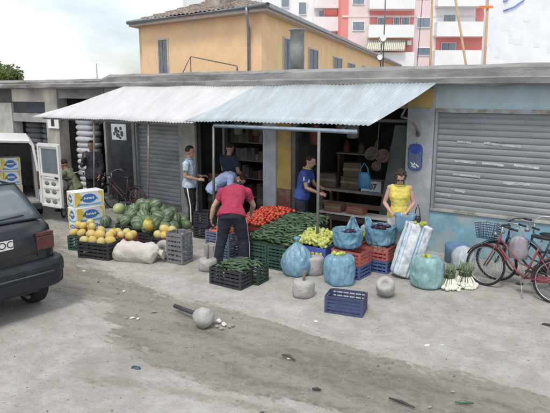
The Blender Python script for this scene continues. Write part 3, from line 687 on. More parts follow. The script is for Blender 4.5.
# ------------------------------------------------------------------ crates
def crate_bm(w, d, h, slats=5, ribs=5, t=.012, solid=.0):
    bm = new_bm(); box(bm, (-w/2+t+.001, -d/2+t+.001, .004), (w/2-t-.001, d/2-t-.001, .018))
    for sx in (-1, 1):
        for sy in (-1, 1):
            x0, x1 = sorted((sx*w/2, sx*(w/2-.035))); y0, y1 = sorted((sy*d/2, sy*(d/2-.035))); box(bm, (x0, y0, 0), (x1, y1, h))
    hs = h/(slats+.0); th = hs*.62
    for k in range(slats):
        z0 = k*hs+(hs-th)*(k/(slats-1) if slats > 1 else 0); z1 = z0+th
        if k == slats-1: z1 = h+.004
        e = .004 if k in (0, slats-1) else .0
        for sy in (-1, 1):
            y0, y1 = sorted((sy*(d/2+e), sy*(d/2-t+e))); box(bm, (-w/2+.036, y0, z0), (w/2-.036, y1, z1))
        for sx in (-1, 1):
            x0, x1 = sorted((sx*(w/2+e), sx*(w/2-t+e))); box(bm, (x0, -d/2+.036, z0), (x1, d/2-.036, z1))
    for k in range(1, ribs+1):
        x = -w/2+w*k/(ribs+1)
        for sy in (-1, 1):
            y0, y1 = sorted((sy*(d/2-t*.4), sy*(d/2-t*.9))); box(bm, (x-.007, y0, .01), (x+.007, y1, h-.01))
    for k in range(1, max(2, ribs-1)):
        y = -d/2+d*k/max(2, ribs-1)
        for sx in (-1, 1):
            x0, x1 = sorted((sx*(w/2-t*.4), sx*(w/2-t*.9))); box(bm, (x0, y-.007, .01), (x1, y+.007, h-.01))
    return bm
c_black = M('crate_black', (.035,.038,.045), rough=.55, var=.3); c_green = M('crate_green', (.035,.085,.065), rough=.55, var=.3)
c_blue = M('crate_blue', (.07,.11,.24), rough=.5, var=.25); c_red = M('crate_red', (.36,.10,.08), rough=.5, var=.25)
c_grey = M('crate_grey', (.17,.18,.19), rough=.6, var=.25); c_steel = M('crate_slate', (.14,.18,.26), rough=.5, var=.25)
def crate(x, y, z, w, d, h, mat, label, rot=0, slats=5, group=None, tilt=None, ribs=5):
    o = obj('produce_crate', crate_bm(w, d, h, slats, ribs), mat, loc=(x, y, z)); o.rotation_euler = (tilt or 0, 0, R(rot))
    return tag(o, label, 'crate', group)
g_cr = 'plastic produce crates of the stall'
gz = lambda x, y: ground_z(x, y)-.012
# melons, left end
crate(-8.78, 6.52, gz(-8.8,6.5), .62, .42, .27, c_green, 'dark green crate of yellow melons at the left end, nearest the black car', 15, 5, g_cr)
crate(-8.13, 6.27, gz(-8.1,6.3), .66, .40, .30, c_black, 'black crate heaped with yellow melons beside the white sack', 14, 5, g_cr)
crate(-8.17, 6.74, gz(-8.2,6.7), .60, .38, .30, c_red, 'red crate behind the black melon crate', 14, 5, g_cr)
crate(-8.75, 7.60, gz(-8.7,7.6), .60, .40, .28, c_black, 'black crate under the left side of the watermelon pile', 2, 5, g_cr)
crate(-8.10, 7.35, gz(-8.1,7.4), .60, .40, .28, c_black, 'black crate under the front of the watermelon pile', 2, 5, g_cr)
crate(-9.45, 8.3, gz(-9.4,8.3), .60, .40, .28, c_green, 'dark green crate under the back of the watermelon pile', 2, 5, g_cr)
crate(-7.38, 7.22, gz(-7.4,7.2), .50, .38, .28, c_black, 'black crate of small yellow melons behind the upright grey crate', 2, 5, g_cr)
# grey crate standing on end
crate(-6.72, 6.86, gz(-6.7,6.9), .36, .28, .54, c_grey, 'pale grey crate stood on its end right of the white sack', 3, 7, g_cr, ribs=3)
# tall black crate stack behind
for k in range(2): crate(-7.50+.02*k, 8.42, gz(-7.5,8.4)+k*.27, .36, .34, .262, c_black, ['lower crate of the tall black stack beside the striped-shirt man', 'upper crate of the tall black stack beside the striped-shirt man'][k], 3+2*k, 5, g_cr)
# slate blue crates at the bent person's hands
for k in range(2): crate(-6.35, 7.62, gz(-6.3,7.6)+k*.235, .55, .38, .23, c_steel, ['lower slate blue crate under the hand of the bent person in crimson', 'upper slate blue crate of tomatoes at the hand of the bent person in crimson'][k], 0, 5, g_cr)
crate(-5.72, 7.8, gz(-5.7,7.8), .56, .38, .25, c_steel, 'slate blue crate standing between the legs of the bent person', 0, 5, g_cr)
# front cucumber crates
crate(-5.26, 6.46, gz(-5.2,6.5), .60, .30, .27, c_black, 'black crate full of cucumbers nearest the camera at the bent person\'s feet', 2, 5, g_cr)
crate(-5.20, 6.80, gz(-5.2,6.8), .64, .30, .275, M('crate_blackish_green', (.028,.05,.042), rough=.55), 'green crate of cucumbers tucked behind the front black one', 2, 5, g_cr)
# green crates with the big cucumber heap
yy = 7.72
for i, x in enumerate((-5.54, -5.02)):
    for k in range(2): crate(x, yy-.06, gz(x,yy)+k*.20, .50, .40, .196, c_green, ['lower left','upper left','lower right','upper right'][i*2+k]+' crate of the green stack carrying the large cucumber heap', 1, 4, g_cr)
for i, (x, y) in enumerate(((-5.60,8.35),(-5.02,8.42))):
    crate(x, y, gz(x,y)+.14, .56, .42, .36, c_green, ['green crate hidden under the left middle of the cucumber heap','green crate hidden under the right middle of the cucumber heap'][i], 1, 4, g_cr)
for i, (x, y) in enumerate(((-6.35,8.55),(-5.95,9.05))):
    crate(x, y, gz(x,y)+.05, .56, .42, .42, c_red, ['red crate under the front of the tomato heap','red crate under the back of the tomato heap'][i], 1, 4, g_cr)
# small support boards under raised crates (dark planks on the ground)
bm = new_bm()
box(bm, (-5.90,8.13,-.03), (-4.74,8.64,.125)); o_ = obj('low_plank_stand', bm, M('dark_plank', (.10,.08,.06)), loc=(0,0,0)); tag(o_, 'low dark plank stand under the cucumber crates', 'stand')
bm = new_bm(); box(bm, (-6.65,8.33,-.03), (-5.66,9.28,.035)); o_ = obj('low_plank_stand', bm, M('dark_plank', (.1,.08,.06))); tag(o_, 'low dark plank stand under the tomato crates', 'stand')
# yellow pepper crates on a carton
crate(-4.70, 7.98, gz(-4.7,8.0)+.0, .74, .42, .24, c_black, 'dark crate underneath the blue box of yellow peppers', 0, 4, g_cr)
bm = new_bm(); w, d, h, t = .78, .44, .17, .012
for (a_, b_) in (((-w/2,-d/2,0),(w/2,-d/2+t,h)),((-w/2,d/2-t,0),(w/2,d/2,h+.01)),((-w/2,-d/2+t+.001,0),(-w/2+t,d/2-t-.001,h+.02)),((w/2-t,-d/2+t+.001,0),(w/2,d/2-t-.001,h+.02)),((-w/2+t,-d/2+t,0),(w/2-t,d/2-t,.01))): box(bm, a_, b_)
pepbox = obj('produce_carton', bm, M('carton_blue', (.06,.10,.34), rough=.6), loc=(-4.70, 7.98, gz(-4.7,8.0)+.246)); tag(pepbox, 'blue cardboard box with yellow lettering holding yellow peppers', 'box')
bm = new_bm()      # yellow wavy lettering band on its front (illegible in the photo)
for k, (x, ww, zz) in enumerate(((-.27,.06,.085),(-.19,.05,.08),(-.12,.07,.075),(-.03,.05,.07),(.04,.06,.07),(.12,.05,.068),(.20,.06,.07),(.28,.04,.075))):
    box(bm, (x, -d/2-.003, zz-.018), (x+ww, -d/2-.0005, zz+.018))
box(bm, (-.30,-d/2-.003,.03), (.30,-d/2-.0005,.038))
obj('printed_lettering', bm, M('print_yellow', (.70,.55,.05)), pepbox)
crate(-4.35, 8.75, gz(-4.3,8.8)+.20, .62, .42, .22, c_black, 'black crate of small green peppers behind the yellow ones', 0, 4, g_cr)
crate(-4.35, 8.75, gz(-4.3,8.8)-.02, .62, .42, .215, c_red, 'red crate beneath the black crate of green peppers', 0, 4, g_cr)
# red over blue stack under open bags, two columns
for i, (x, y) in enumerate(((-3.92,7.92),(-3.70,8.46))):
    for k in range(2):
        crate(x, y, gz(x,y)+k*.222, .52, .40, .215, c_blue if k == 0 else c_red, [['blue crate at the bottom of the front red and blue stack','red crate on top of the front red and blue stack'],['blue crate at the bottom of the rear red and blue stack','red crate on top of the rear red and blue stack']][i][k], -2+3*i, 4, g_cr)
# small blue crate standing alone in front
crate(-3.28, 6.51, gz(-3.3,6.5), .52, .34, .235, c_steel if False else M('crate_dusty_blue', (.055,.075,.15), rough=.5), 'small blue crate standing empty by itself in front of the stall', 14, 5, g_cr)
# pale blocks by the blue crates
o_ = obj('cement_block', (lambda b_: (box(b_, (-.11,-.09,0), (.11,.09,.34)), b_)[1])(new_bm()), concrete, loc=(-6.22, 7.14, gz(-6.2,7.1)), bevel=.015); tag(o_, 'pale grey block standing behind the concrete weight left of the bent person', 'block')

# ------------------------------------------------------------------ concrete weights
def weight(name, x, y, r, h, label, stub=0, hole=False, seed=0, mat=None):
    bm = new_bm(); fn = lambda p, a: p*1.0+Vector((p.x, p.y, 0)).normalized()*.012*noise.noise(Vector((p.x*9+seed, p.y*9, p.z*9)))
    lathe(bm, [(r*.80,0),(r*.97,.02),(r,.06),(r*1.0,h-.05),(r*.95,h-.015),(r*.86,h)]+([(r*.32,h),(r*.28,h-.05)] if hole else [(r*.2,h+.002)]), 22, fn=fn)
    t = thing(name, label, 'concrete weight', (x, y, gz(x,y)-.005), 0, 'concrete weights of the stall posts'); obj('block', bm, mat or M('pale_concrete', (.40,.39,.37), col2=(.26,.25,.24), thr=.56, scale=7, bump=.4), t)
    if stub: obj('socket_pipe', new_tube([Vector((0,0,h-.05)), Vector((.01,0,h+stub))], .021, 8), rusty, t)
    return t
weight('concrete_weight', -6.02, 6.80, .155, .20, 'concrete weight with a tall rusty stub left of the front cucumber crates', .24)
weight('concrete_weight', -4.04, 6.64, .16, .24, 'concrete weight with a short stub between the two full pale blue bags', .15)
weight('concrete_weight', -4.42, 7.62, .15, .30, 'grey concrete weight half hidden between the two full blue bags', 0)
w_ = weight('concrete_weight', -3.06, 7.36, .135, .21, 'round concrete weight with a hole, tipped against the woven sack', 0, True); w_.rotation_euler = (R(38), R(8), 0); w_.location.z += .075
w_ = weight('concrete_weight', -7.12, 6.92, .16, .15, 'ring-shaped concrete weight standing on edge behind the white sack', 0, True); w_.rotation_euler = (R(80), 0, R(20)); w_.location.z += .17
# ball with pipe lying in the mud
c0 = G(199, 328); c0 = Vector((c0.x, c0.y+.1, gz(c0.x, c0.y)-.01)); t = thing('concrete_foot_with_pipe', 'round concrete lump with a dark pipe lying in the mud in the foreground', 'concrete weight', c0)
bm = new_bm(); ell(bm, (0,0,.12), (.14,.135,.13), 20, 12, fn=lambda p: p*(1+.16*noise.noise(p*1.7)+.04*noise.noise(p*6))); obj('lump', bm, M('pale_concrete', (1,1,1)), t)
e = G(175, 307, .05)-c0; d_ = (Vector((e.x, e.y, .06))-Vector((0,0,.13))); obj('pipe', new_tube([Vector((0,0,.13))+d_.normalized()*.1, Vector((e.x, e.y, .075))], .03, 10), M('dark_pipe', (.05,.055,.065), rough=.4), t)

# ------------------------------------------------------------------ produce
def proto(name, bm, mat): 
    bmesh.ops.recalc_face_normals(bm, faces=bm.faces[:]); me = bpy.data.meshes.new(name); bm.to_mesh(me); bm.free()
    for q in (mat if isinstance(mat, (list, tuple)) else [mat]): me.materials.append(q)
    return me
def put(me, loc, rot, sc, label, cat, group):
    o = bpy.data.objects.new(me.name, me); COL.objects.link(o); o.location = loc; o.rotation_euler = rot; o.scale = (sc,)*3; return tag(o, label, cat, group)
tom_m = M('tomato_skin', (.42,.035,.022), rough=.4, var=.35, scale=14, bump=0, spec=.6)
wm = bpy.data.materials.new('watermelon_rind'); N, K = nodes(wm); b = N['Principled BSDF']; b.inputs['Roughness'].default_value = .45
t_ = N.new('ShaderNodeTexCoord'); n_ = N.new('ShaderNodeTexNoise'); n_.inputs['Scale'].default_value = 14; n_.inputs['Detail'].default_value = 4
gr = N.new('ShaderNodeTexGradient'); gr.gradient_type = 'RADIAL'; mp2 = N.new('ShaderNodeMapping'); mp2.inputs['Rotation'].default_value = (R(90),0,0); K.new(t_.outputs['Object'], mp2.inputs[0]); K.new(mp2.outputs[0], gr.inputs[0]); K.new(t_.outputs['Object'], n_.inputs[0])
mu = N.new('ShaderNodeMath'); mu.operation = 'MULTIPLY_ADD'; K.new(gr.outputs['Fac'], mu.inputs[0]); mu.inputs[1].default_value = 62.8; 
m3 = N.new('ShaderNodeMath'); m3.operation = 'MULTIPLY'; K.new(n_.outputs['Fac'], m3.inputs[0]); m3.inputs[1].default_value = 5; K.new(m3.outputs[0], mu.inputs[2])
si = N.new('ShaderNodeMath'); si.operation = 'SINE'; K.new(mu.outputs[0], si.inputs[0])
r_ = N.new('ShaderNodeValToRGB'); r_.color_ramp.elements[0].position = .15; r_.color_ramp.elements[0].color = (.065,.110,.052,1); r_.color_ramp.elements[1].position = .75; r_.color_ramp.elements[1].color = (.17,.23,.13,1)
mr = N.new('ShaderNodeMapRange'); mr.inputs[1].default_value = -1; K.new(si.outputs[0], mr.inputs[0]); K.new(mr.outputs[0], r_.inputs[0]); K.new(r_.outputs[0], b.inputs['Base Color'])
def melon_bm(rx, ry, rz, rough=.02, seg=16, rings=11):
    b_ = new_bm(); ell(b_, (0,0,0), (rx, ry, rz), seg, rings, fn=lambda p: p*(1+rough*noise.noise(p*2+Vector((rx*90, 0, 0))))); return b_
tom = [proto('tomato', melon_bm(.036,.036,.031,.10,10,7), tom_m), proto('tomato', melon_bm(.040,.037,.032,.10,10,7), M('tomato_skin_orange', (.48,.085,.035), rough=.4, var=.3, scale=14, bump=0, spec=.6))]
wmel = [proto('watermelon', melon_bm(.135,.15,.13,.03), wm), proto('watermelon', melon_bm(.15,.17,.14,.04), wm), proto('watermelon', melon_bm(.12,.13,.12,.02), M('dark_rind', (.09,.14,.075), rough=.4, col2=(.13,.2,.08), thr=.52, scale=9, soft=.08))]
ymel_m = M('yellow_melon_skin', (.60,.44,.12), rough=.55, var=.18, scale=8, bump=.1, col2=(.50,.46,.22), thr=.55)
ymel = [proto('yellow_melon', melon_bm(.085,.10,.082,.03), ymel_m), proto('yellow_melon', melon_bm(.078,.085,.075,.03), ymel_m)]
def cuke(length, r, bend, seed):
    b_ = new_bm(); pts = []; rs = []
    for k in range(9):
        v = k/8; pts.append((length*(v-.5), bend*(1-(2*v-1)**2), .004*noise.noise(Vector((v*3, seed, 0))))); rs.append(r*max(.25, (1-abs(2*v-1)**4.5)))
    path_tube(b_, pts, rs, 8); return b_
cu_m = [M('cucumber_skin', (.045,.090,.045), rough=.5, var=.4, scale=18, bump=.2), M('cucumber_skin_pale', (.085,.135,.07), rough=.5, var=.4, scale=18, bump=.2)]
cuk = [proto('cucumber', cuke(.19,.020,.012,1), cu_m[0]), proto('cucumber', cuke(.17,.022,.02,2), cu_m[1]), proto('cucumber', cuke(.21,.019,.008,3), cu_m[0])]
def pepper_bm(s=1):
    b_ = new_bm(); lathe(b_, [(.004,-.055),(.014,-.05),(.026,-.02),(.034,.02),(.033,.038),(.018,.046),(.006,.042),(.006,.062),(.004,.063)], 10, fn=lambda p, a: Vector((p.x*(1+.13*math.cos(3*a)), p.y*(1+.13*math.cos(3*a)), p.z))*s); return b_
pep_m = M('pepper_skin', (.48,.50,.14), rough=.4, var=.2, scale=12, bump=0, spec=.6)
pep = [proto('yellow_pepper', pepper_bm(1.15), pep_m), proto('yellow_pepper', pepper_bm(1.0), M('pepper_skin_lime', (.40,.46,.12), rough=.4, var=.2, scale=12, bump=0))]
gpep = [proto('green_pepper', pepper_bm(.95), M('green_pepper_skin', (.24,.36,.05), rough=.3, var=.3, scale=12, bump=0)), proto('green_pepper', pepper_bm(.9), M('olive_pepper_skin', (.40,.40,.06), rough=.3, var=.3, scale=12, bump=0))]
rp = random.Random(11)
def heap(protos, corners, zf, step, label, cat, group, rotf, sc=(.88,1.12), layers=2, dz=.03, jit=.35, top_only=None):
    """items laid on a sloping heap surface between four ground corners (a,b front; c,d back)"""
    a, b_, c, d = [Vector(p) for p in corners]; nu = int(((b_-a).length+(c-d).length)/2/step); nv = int(((d-a).length+(c-b_).length)/2/step); out = []
    for l in range(layers):
        for i in range(nu):
            for j in range(nv):
                u = (i+.5+(.5 if (j+l) % 2 else 0)*.9+rp.uniform(-jit, jit)*.6)/(nu+.4); v = (j+.5+rp.uniform(-jit, jit)*.6)/nv
                u = min(max(u, .02), .98); v = min(max(v, .02), .98)
                p = a.lerp(b_, u).lerp(d.lerp(c, u), v); z = zf(u, v)-l*dz+rp.uniform(-.3,.3)*dz
                out.append(put(rp.choice(protos), (p.x, p.y, z), rotf(), rp.uniform(*sc), label, cat, group))
    return out
anyrot = lambda: (rp.uniform(0,6.28), rp.uniform(0,6.28), rp.uniform(0,6.28))
flat = lambda s=.35: (lambda: (rp.uniform(0,6.28), rp.uniform(-s, s), rp.uniform(-.9,.9)+rp.choice((0,0,3.14))))
# tomatoes
tl = 'ripe red tomato in the heap at the middle of the stall'
heap(tom, ((-6.60,8.05),(-5.88,8.10),(-5.66,9.0),(-6.40,9.0)), lambda u, v: .49+.17*v+.04*math.sin(3.1*u), .073, tl, 'tomato', 'tomatoes in the heap', anyrot, layers=1, jit=.3)
bm = new_bm(); box(bm, (-6.58,8.08,.40), (-5.66,8.35,.46)); box(bm, (-6.55,8.36,.44), (-5.64,8.78,.52)); box(bm, (-6.5,8.79,.48), (-5.68,8.98,.57)); o_ = obj('heap_liner', bm, M('liner_dark_red', (.16,.03,.02))); tag(o_, 'dark red stepped liner board under the tomato heap', 'board')
heap(tom, ((-6.60,7.46),(-6.12,7.46),(-6.12,7.78),(-6.60,7.78)), lambda u, v: .455, .072, 'ripe red tomato in the slate blue crate at the bent person\'s hand', 'tomato', 'tomatoes in the blue crate', anyrot, layers=2, dz=.05)
heap(tom, ((-5.98,7.64),(-5.48,7.64),(-5.48,7.96),(-5.98,7.96)), lambda u, v: .27+.02*v, .072, 'ripe red tomato in the crate between the bent person\'s legs', 'tomato', 'tomatoes between the legs', anyrot, layers=2, dz=.05)
# cucumbers: the long sloping heap
heap(cuk, ((-5.80,7.50),(-4.88,7.52),(-4.80,8.78),(-5.72,8.78)), lambda u, v: .41+.25*min(1, v*1.15)+.07*math.sin(3.1*u)-.06*(1-u)*v, .089, 'green cucumber in the large sloping heap between tomatoes and yellow peppers', 'cucumber', 'cucumbers in the large heap', flat(), layers=2, dz=.03)
bm = new_bm(); box(bm, (-5.84,7.5,.36), (-4.94,7.85,.40)); box(bm, (-5.80,7.86,.38), (-4.9,8.2,.46)); box(bm, (-5.7,8.21,.44), (-4.84,8.76,.55)); o_ = obj('heap_liner', bm, M('liner_dark_green', (.03,.05,.03))); tag(o_, 'dark green stepped liner board under the cucumber heap', 'board')
heap(cuk, ((-5.50,6.36),(-4.99,6.37),(-4.93,6.90),(-5.46,6.90)), lambda u, v: .275+.035*math.sin(3.1*u)*math.sin(3.1*v), .085, 'green cucumber in the two front crates by the bent person\'s feet', 'cucumber', 'cucumbers in the front crates', flat(), layers=2, dz=.035)
# peppers
heap(pep, ((-5.05,7.80),(-4.35,7.80),(-4.33,8.26),(-5.03,8.26)), lambda u, v: .43+.05*math.sin(3.1*u)+.10*v, .068, 'pale yellow pepper in the blue lettered box', 'pepper', 'yellow peppers in the blue box', anyrot, layers=2, dz=.05)
heap(gpep, ((-4.62,8.60),(-4.08,8.60),(-4.08,8.92),(-4.62,8.92)), lambda u, v: .44+.03*math.sin(3.1*u), .075, 'small green pepper in the black crate behind the yellow ones', 'pepper', 'green peppers in the rear crate', anyrot, layers=2, dz=.05)
# yellow melons
yl = 'round yellow melon in the heap at the left end of the stall'
for (me_, pts, lb, gp) in ((0, [(x-.33, y-.22+.2*(x+8.45), z) for x, y, z in [(-8.65,6.62,.30),(-8.46,6.62,.31),(-8.27,6.64,.31),(-8.66,6.84,.31),(-8.46,6.85,.34),(-8.25,6.86,.33),(-8.56,6.74,.42),(-8.36,6.76,.42),(-8.70,6.78,.41),(-8.62,6.92,.34),(-8.50,6.86,.47)]], 'round yellow melon in the dark green crate nearest the car', 'yellow melons in the green crate'),
    (1, [(x-.17+(.08 if y > 6.4 else 0)-.2*(y-6.2)*1, y+.09+.2*(x+7.98), z-.02) for x, y, z in [(-8.20,6.07,.32),(-8.02,6.07,.33),(-7.84,6.08,.33),(-7.75,6.2,.33),(-8.2,6.27,.34),(-8.02,6.26,.36),(-7.86,6.27,.35),(-8.12,6.16,.42),(-7.94,6.17,.43),(-7.78,6.24,.41),(-8.05,6.72,.35),(-7.86,6.72,.36),(-7.7,6.7,.34),(-8.0,6.5,.38),(-7.8,6.5,.37),(-7.65,6.55,.35)]], 'yellow melon heaped over the black and red crates beside the white sack', 'yellow melons in the black and red crates'),
    (0, [(x-.45, y+.1, z) for x, y, z in [(-7.08,7.03,.31),(-6.90,7.02,.32),(-6.76,7.05,.31),(-7.05,7.2,.33),(-6.86,7.2,.34),(-6.96,7.1,.42),(-6.80,7.13,.41)]], 'small yellow melon in the crate behind the upright grey crate', 'yellow melons behind the grey crate')):
    for p in pts: put(rp.choice(ymel), (p[0]+rp.uniform(-.01,.01), p[1], p[2]), anyrot(), rp.uniform(.9,1.05), lb, 'melon', gp)
# watermelons: pyramid over the crates
wl = 'striped green watermelon in the big pile right of the fruit cartons'
rows = [(-9.15,7.75,.14),(-8.45,7.55,.38),(-8.2,7.42,.40),(-7.93,7.48,.40),(-7.68,7.24,.40),(-7.42,7.22,.40),(-7.25,7.45,.38),(-8.35,7.75,.42),(-8.05,7.72,.44),(-7.75,7.5,.44),(-7.5,7.5,.42),(-8.65,7.95,.36),(-8.4,8.05,.45),(-8.1,8.0,.50),(-7.8,7.85,.50),(-7.55,7.78,.45),(-7.28,7.75,.34),(-8.85,8.3,.42),(-8.6,8.35,.52),(-8.3,8.3,.58),(-8.0,8.2,.60),(-7.75,8.1,.55),(-8.95,8.1,.40),(-8.2,7.6,.60),(-7.9,7.6,.62),(-7.6,7.42,.60),(-8.45,7.9,.64),(-8.15,7.9,.70),(-7.85,7.88,.70),(-7.6,7.7,.62),(-8.7,8.35,.66),(-8.35,8.2,.76),(-8.05,8.1,.80),(-8.0,8.6,.2),(-7.6,8.5,.14),(-7.9,8.75,.14),(-8.8,8.7,.14),(-8.5,8.75,.14),(-8.2,8.75,.3),(-7.35,7.3,.56)]
for k, p in enumerate(rows): put(wmel[2] if k % 3 == 1 else rp.choice(wmel[:2]), (-8.68+(p[0]+8.1)*1.10, p[1]+.04, p[2]*(.86 if p[2] < .5 else .74) if p[2] > .3 else p[2]), anyrot(), rp.uniform(.84,1.0), wl, 'watermelon', 'watermelons in the pile')
put(proto('watermelon', melon_bm(.13,.14,.125,.02), M('pale_rind', (.36,.42,.19), rough=.4)), (-9.45, 7.85, .46), anyrot(), .95, 'pale yellow-green watermelon on top of the left of the pile', 'watermelon', None)
put(proto('watermelon', melon_bm(.125,.15,.12,.02), M('blotched_rind', (.11,.17,.05), col2=(.5,.42,.08), thr=.5, scale=6, rough=.4)), (-7.85, 7.22, .44), (0,R(80),R(30)), 1.0, 'green watermelon with a yellow patch at the front of the pile', 'watermelon', None)

# ------------------------------------------------------------------ banana cartons
bx_white = M('carton_white', (.72,.73,.74), var=.05, scale=5, bump=.02); p_blue = M('print_blue', (.05,.17,.42)); p_yel = M('print_yel', (.70,.53,.08)); p_sky = M('print_sky', (.12,.38,.62))
def ellipse_pts(cx_, cz_, a, b_, n=24): return [(cx_+a*math.cos(2*math.pi*k/n), cz_+b_*math.sin(2*math.pi*k/n)) for k in range(n)]
def carton(loc, rot, label, w=.56, d=.36, h=.235, sc=1):
    t = thing('fruit_carton', label, 'carton', loc, rot, 'printed fruit cartons'); t.scale = (sc,)*3
    bm = new_bm(); box(bm, (-w/2,-d/2,0), (w/2,d/2,h*.72)); box(bm, (-w/2-.006,-d/2-.006,h*.06), (w/2+.006,d/2+.006,h))
    obj('carton_body', bm, bx_white, t, bevel=.004)
    faces = [(Matrix.Translation((0,-d/2-.0075,0)), w), (Matrix.Translation((-w/2-.0075,0,0)) @ Matrix.Rotation(R(-90),4,'Z'), d)]
    for Mf, ww in faces:
        bm = new_bm(); prism(bm, [(-ww*.47,h*.10),(-ww*.36,h*.10),(-ww*.22,h*.62),(-ww*.33,h*.97),(-ww*.47,h*.97)], .002, Mf); obj('yellow_print', bm, p_yel, t); bm = new_bm(); prism(bm, [(ww*.47,h*.97),(ww*.30,h*.97),(ww*.42,h*.62),(ww*.40,h*.10),(ww*.47,h*.10)], .002, Mf); obj('yellow_print', bm, p_yel, t)
        bm = new_bm(); prism(bm, [(-ww*.40,h*.10),(ww*.38,h*.10),(ww*.40,h*.24),(0,h*.17),(-ww*.36,h*.28)], .0032, Mf); obj('sky_blue_print', bm, p_sky, t)
        bm = new_bm(); prism(bm, ellipse_pts(0, h*.56, ww*.25, h*.29), .0035, Mf @ Matrix.Translation((0,-.0015,0))); e_ = obj('oval_emblem', bm, p_blue, t)
        bm = new_bm()
        for k in range(7): prism(bm, [(-ww*.17+k*ww*.05, h*(.49+.02*math.sin(k*2.1))), (-ww*.17+k*ww*.05+ww*.030, h*(.50+.015*(k%3))), (-ww*.165+k*ww*.05+ww*.037, h*(.64-.05*(k%2))), (-ww*.172+k*ww*.05, h*(.60+.04*(k%3==0)))], .0035, Mf @ Matrix.Translation((0,-.0042,0)))
        obj('white_emblem_script', bm, bx_white, e_)
        for sx in (-.27, .27): bm = new_bm(); prism(bm, ellipse_pts(sx*ww, h*.5, .014, .018, 10), .002, Mf @ Matrix.Translation((0,-.0045,0))); obj('vent_hole', bm, black_pl, t)
    return t
st = G(75, 232)
bz = R(12)
cb = Vector((-10.13, 7.53, 0)); bz = R(80)
carton((cb.x, cb.y, gz(cb.x,cb.y)+.0), bz, 'bottom white, blue and yellow fruit carton of the stack, behind the melons', w=.66, h=.17)
carton((cb.x, cb.y, gz(cb.x,cb.y)+.172), bz+.02, 'middle white, blue and yellow fruit carton standing above the yellow melons', w=.66, h=.335)
carton((cb.x-.03, cb.y+.02, gz(cb.x,cb.y)+.51), bz-.08, 'top white, blue and yellow fruit carton of the stack beside the watermelons', w=.66, h=.335)

# ------------------------------------------------------------------ bags and sacks
V3 = Vector
def bagfn(amp, seed, folds=13, zf=1.0):
    def fn(p, a):
        r = Vector((p.x, p.y, 0)); L_ = r.length; r = r.normalized() if L_ > 1e-6 else Vector((0,0,0))
        q = amp*(.55*noise.noise(Vector((math.cos(a)*1.6+seed, math.sin(a)*1.6, p.z*4*zf)))+.3*noise.noise(Vector((math.cos(a)*4, math.sin(a)*4+seed, p.z*5)))+.45*math.sin(folds*a+seed+4*p.z)*noise.noise(Vector((a, p.z*5, seed))))
        w_ = V3((math.cos(a)*2.2+seed, math.sin(a)*2.2, p.z*7+.8*math.sin(2*a+seed))); w2_ = V3((math.cos(a)*5.5, math.sin(a)*5.5+seed, p.z*15))
        q += amp*(.75*(.28-abs(noise.noise(w_)))+.15*(.25-abs(noise.noise(w2_))))
        return p+r*q*min(1, L_/.08)
    return fn
def crinkle(m, strength=.45, sc=8):
    N, K = nodes(m); b = N['Principled BSDF']; t_ = N.new('ShaderNodeTexCoord'); mp_ = N.new('ShaderNodeMapping'); mp_.inputs['Scale'].default_value = (1, 1, .24); K.new(t_.outputs['Object'], mp_.inputs[0])
    n1 = N.new('ShaderNodeTexNoise'); n1.inputs['Scale'].default_value = 6; n1.inputs['Detail'].default_value = 3; K.new(mp_.outputs[0], n1.inputs[0])
    va = N.new('ShaderNodeVectorMath'); va.operation = 'MULTIPLY_ADD'; K.new(n1.outputs['Color'], va.inputs[0]); va.inputs[1].default_value = (.22,.22,.22); K.new(mp_.outputs[0], va.inputs[2])
    hs = []
    for s_, f_ in ((sc, 'F1'), (sc*2.3, 'F1')):
        v_ = N.new('ShaderNodeTexVoronoi'); v_.feature = f_; v_.inputs['Scale'].default_value = s_; K.new(va.outputs[0], v_.inputs['Vector']); hs.append(v_.outputs['Distance'])
    ad = N.new('ShaderNodeMath'); ad.operation = 'MULTIPLY_ADD'; K.new(hs[1], ad.inputs[0]); ad.inputs[1].default_value = .4; K.new(hs[0], ad.inputs[2])
    bp_ = N.new('ShaderNodeBump'); bp_.inputs['Strength'].default_value = strength; bp_.inputs['Distance'].default_value = .05; K.new(ad.outputs[0], bp_.inputs['Height']); K.new(bp_.outputs[0], b.inputs['Normal'])
pl_blue = M('plastic_pale_blue', (.33,.55,.68), rough=.34, var=.2, scale=5, bump=.8, bscale=16, trans=.5, spec=.9)
pl_blue2 = M('plastic_blue', (.24,.45,.58), rough=.34, var=.25, scale=5, bump=.8, bscale=16, trans=.38, spec=.8)
pl_teal = M('mesh_teal', (.25,.42,.43), rough=.45, var=.25, scale=7, bump=.6, bscale=40, trans=.1)
for m_ in (pl_blue, pl_blue2): crinkle(m_)
crinkle(pl_teal, .45, 10)
def bag(loc, prof, mat, label, amp=.025, seed=1, rot=0, scale=(1,1,1), cat='bag', n=84, name='plastic_bag', extra=None, cap=True, zf=1):
    t = thing(name, label, cat, loc, rot); bm = new_bm(); pr = [Vector((r, z, 0)) for r, z in prof]; fine = []
    for i in range(len(pr)-1):
        for k in range(8):
            v = k/8; p0 = pr[max(i-1,0)]; p1 = pr[i]; p2 = pr[i+1]; p3 = pr[min(i+2,len(pr)-1)]
            q = .5*((2*p1)+(-p0+p2)*v+(2*p0-5*p1+4*p2-p3)*v*v+(-p0+3*p1-3*p2+p3)*v**3); fine.append((max(q.x,.002), q.y))
    fine.append(prof[-1]); lathe(bm, fine, n, fn=bagfn(amp, seed, zf=zf), cap=cap); 
    o = obj('bag_body', bm, mat, t); o.scale = scale
    if not cap: md = o.modifiers.new('t', 'SOLIDIFY'); md.thickness = .004
    return t
tied = [(.10,0),(.19,.02),(.235,.12),(.24,.22),(.215,.32),(.15,.42),(.07,.50),(.022,.545),(.03,.585),(.055,.63),(.05,.66)]
g1 = G(290, 276); 
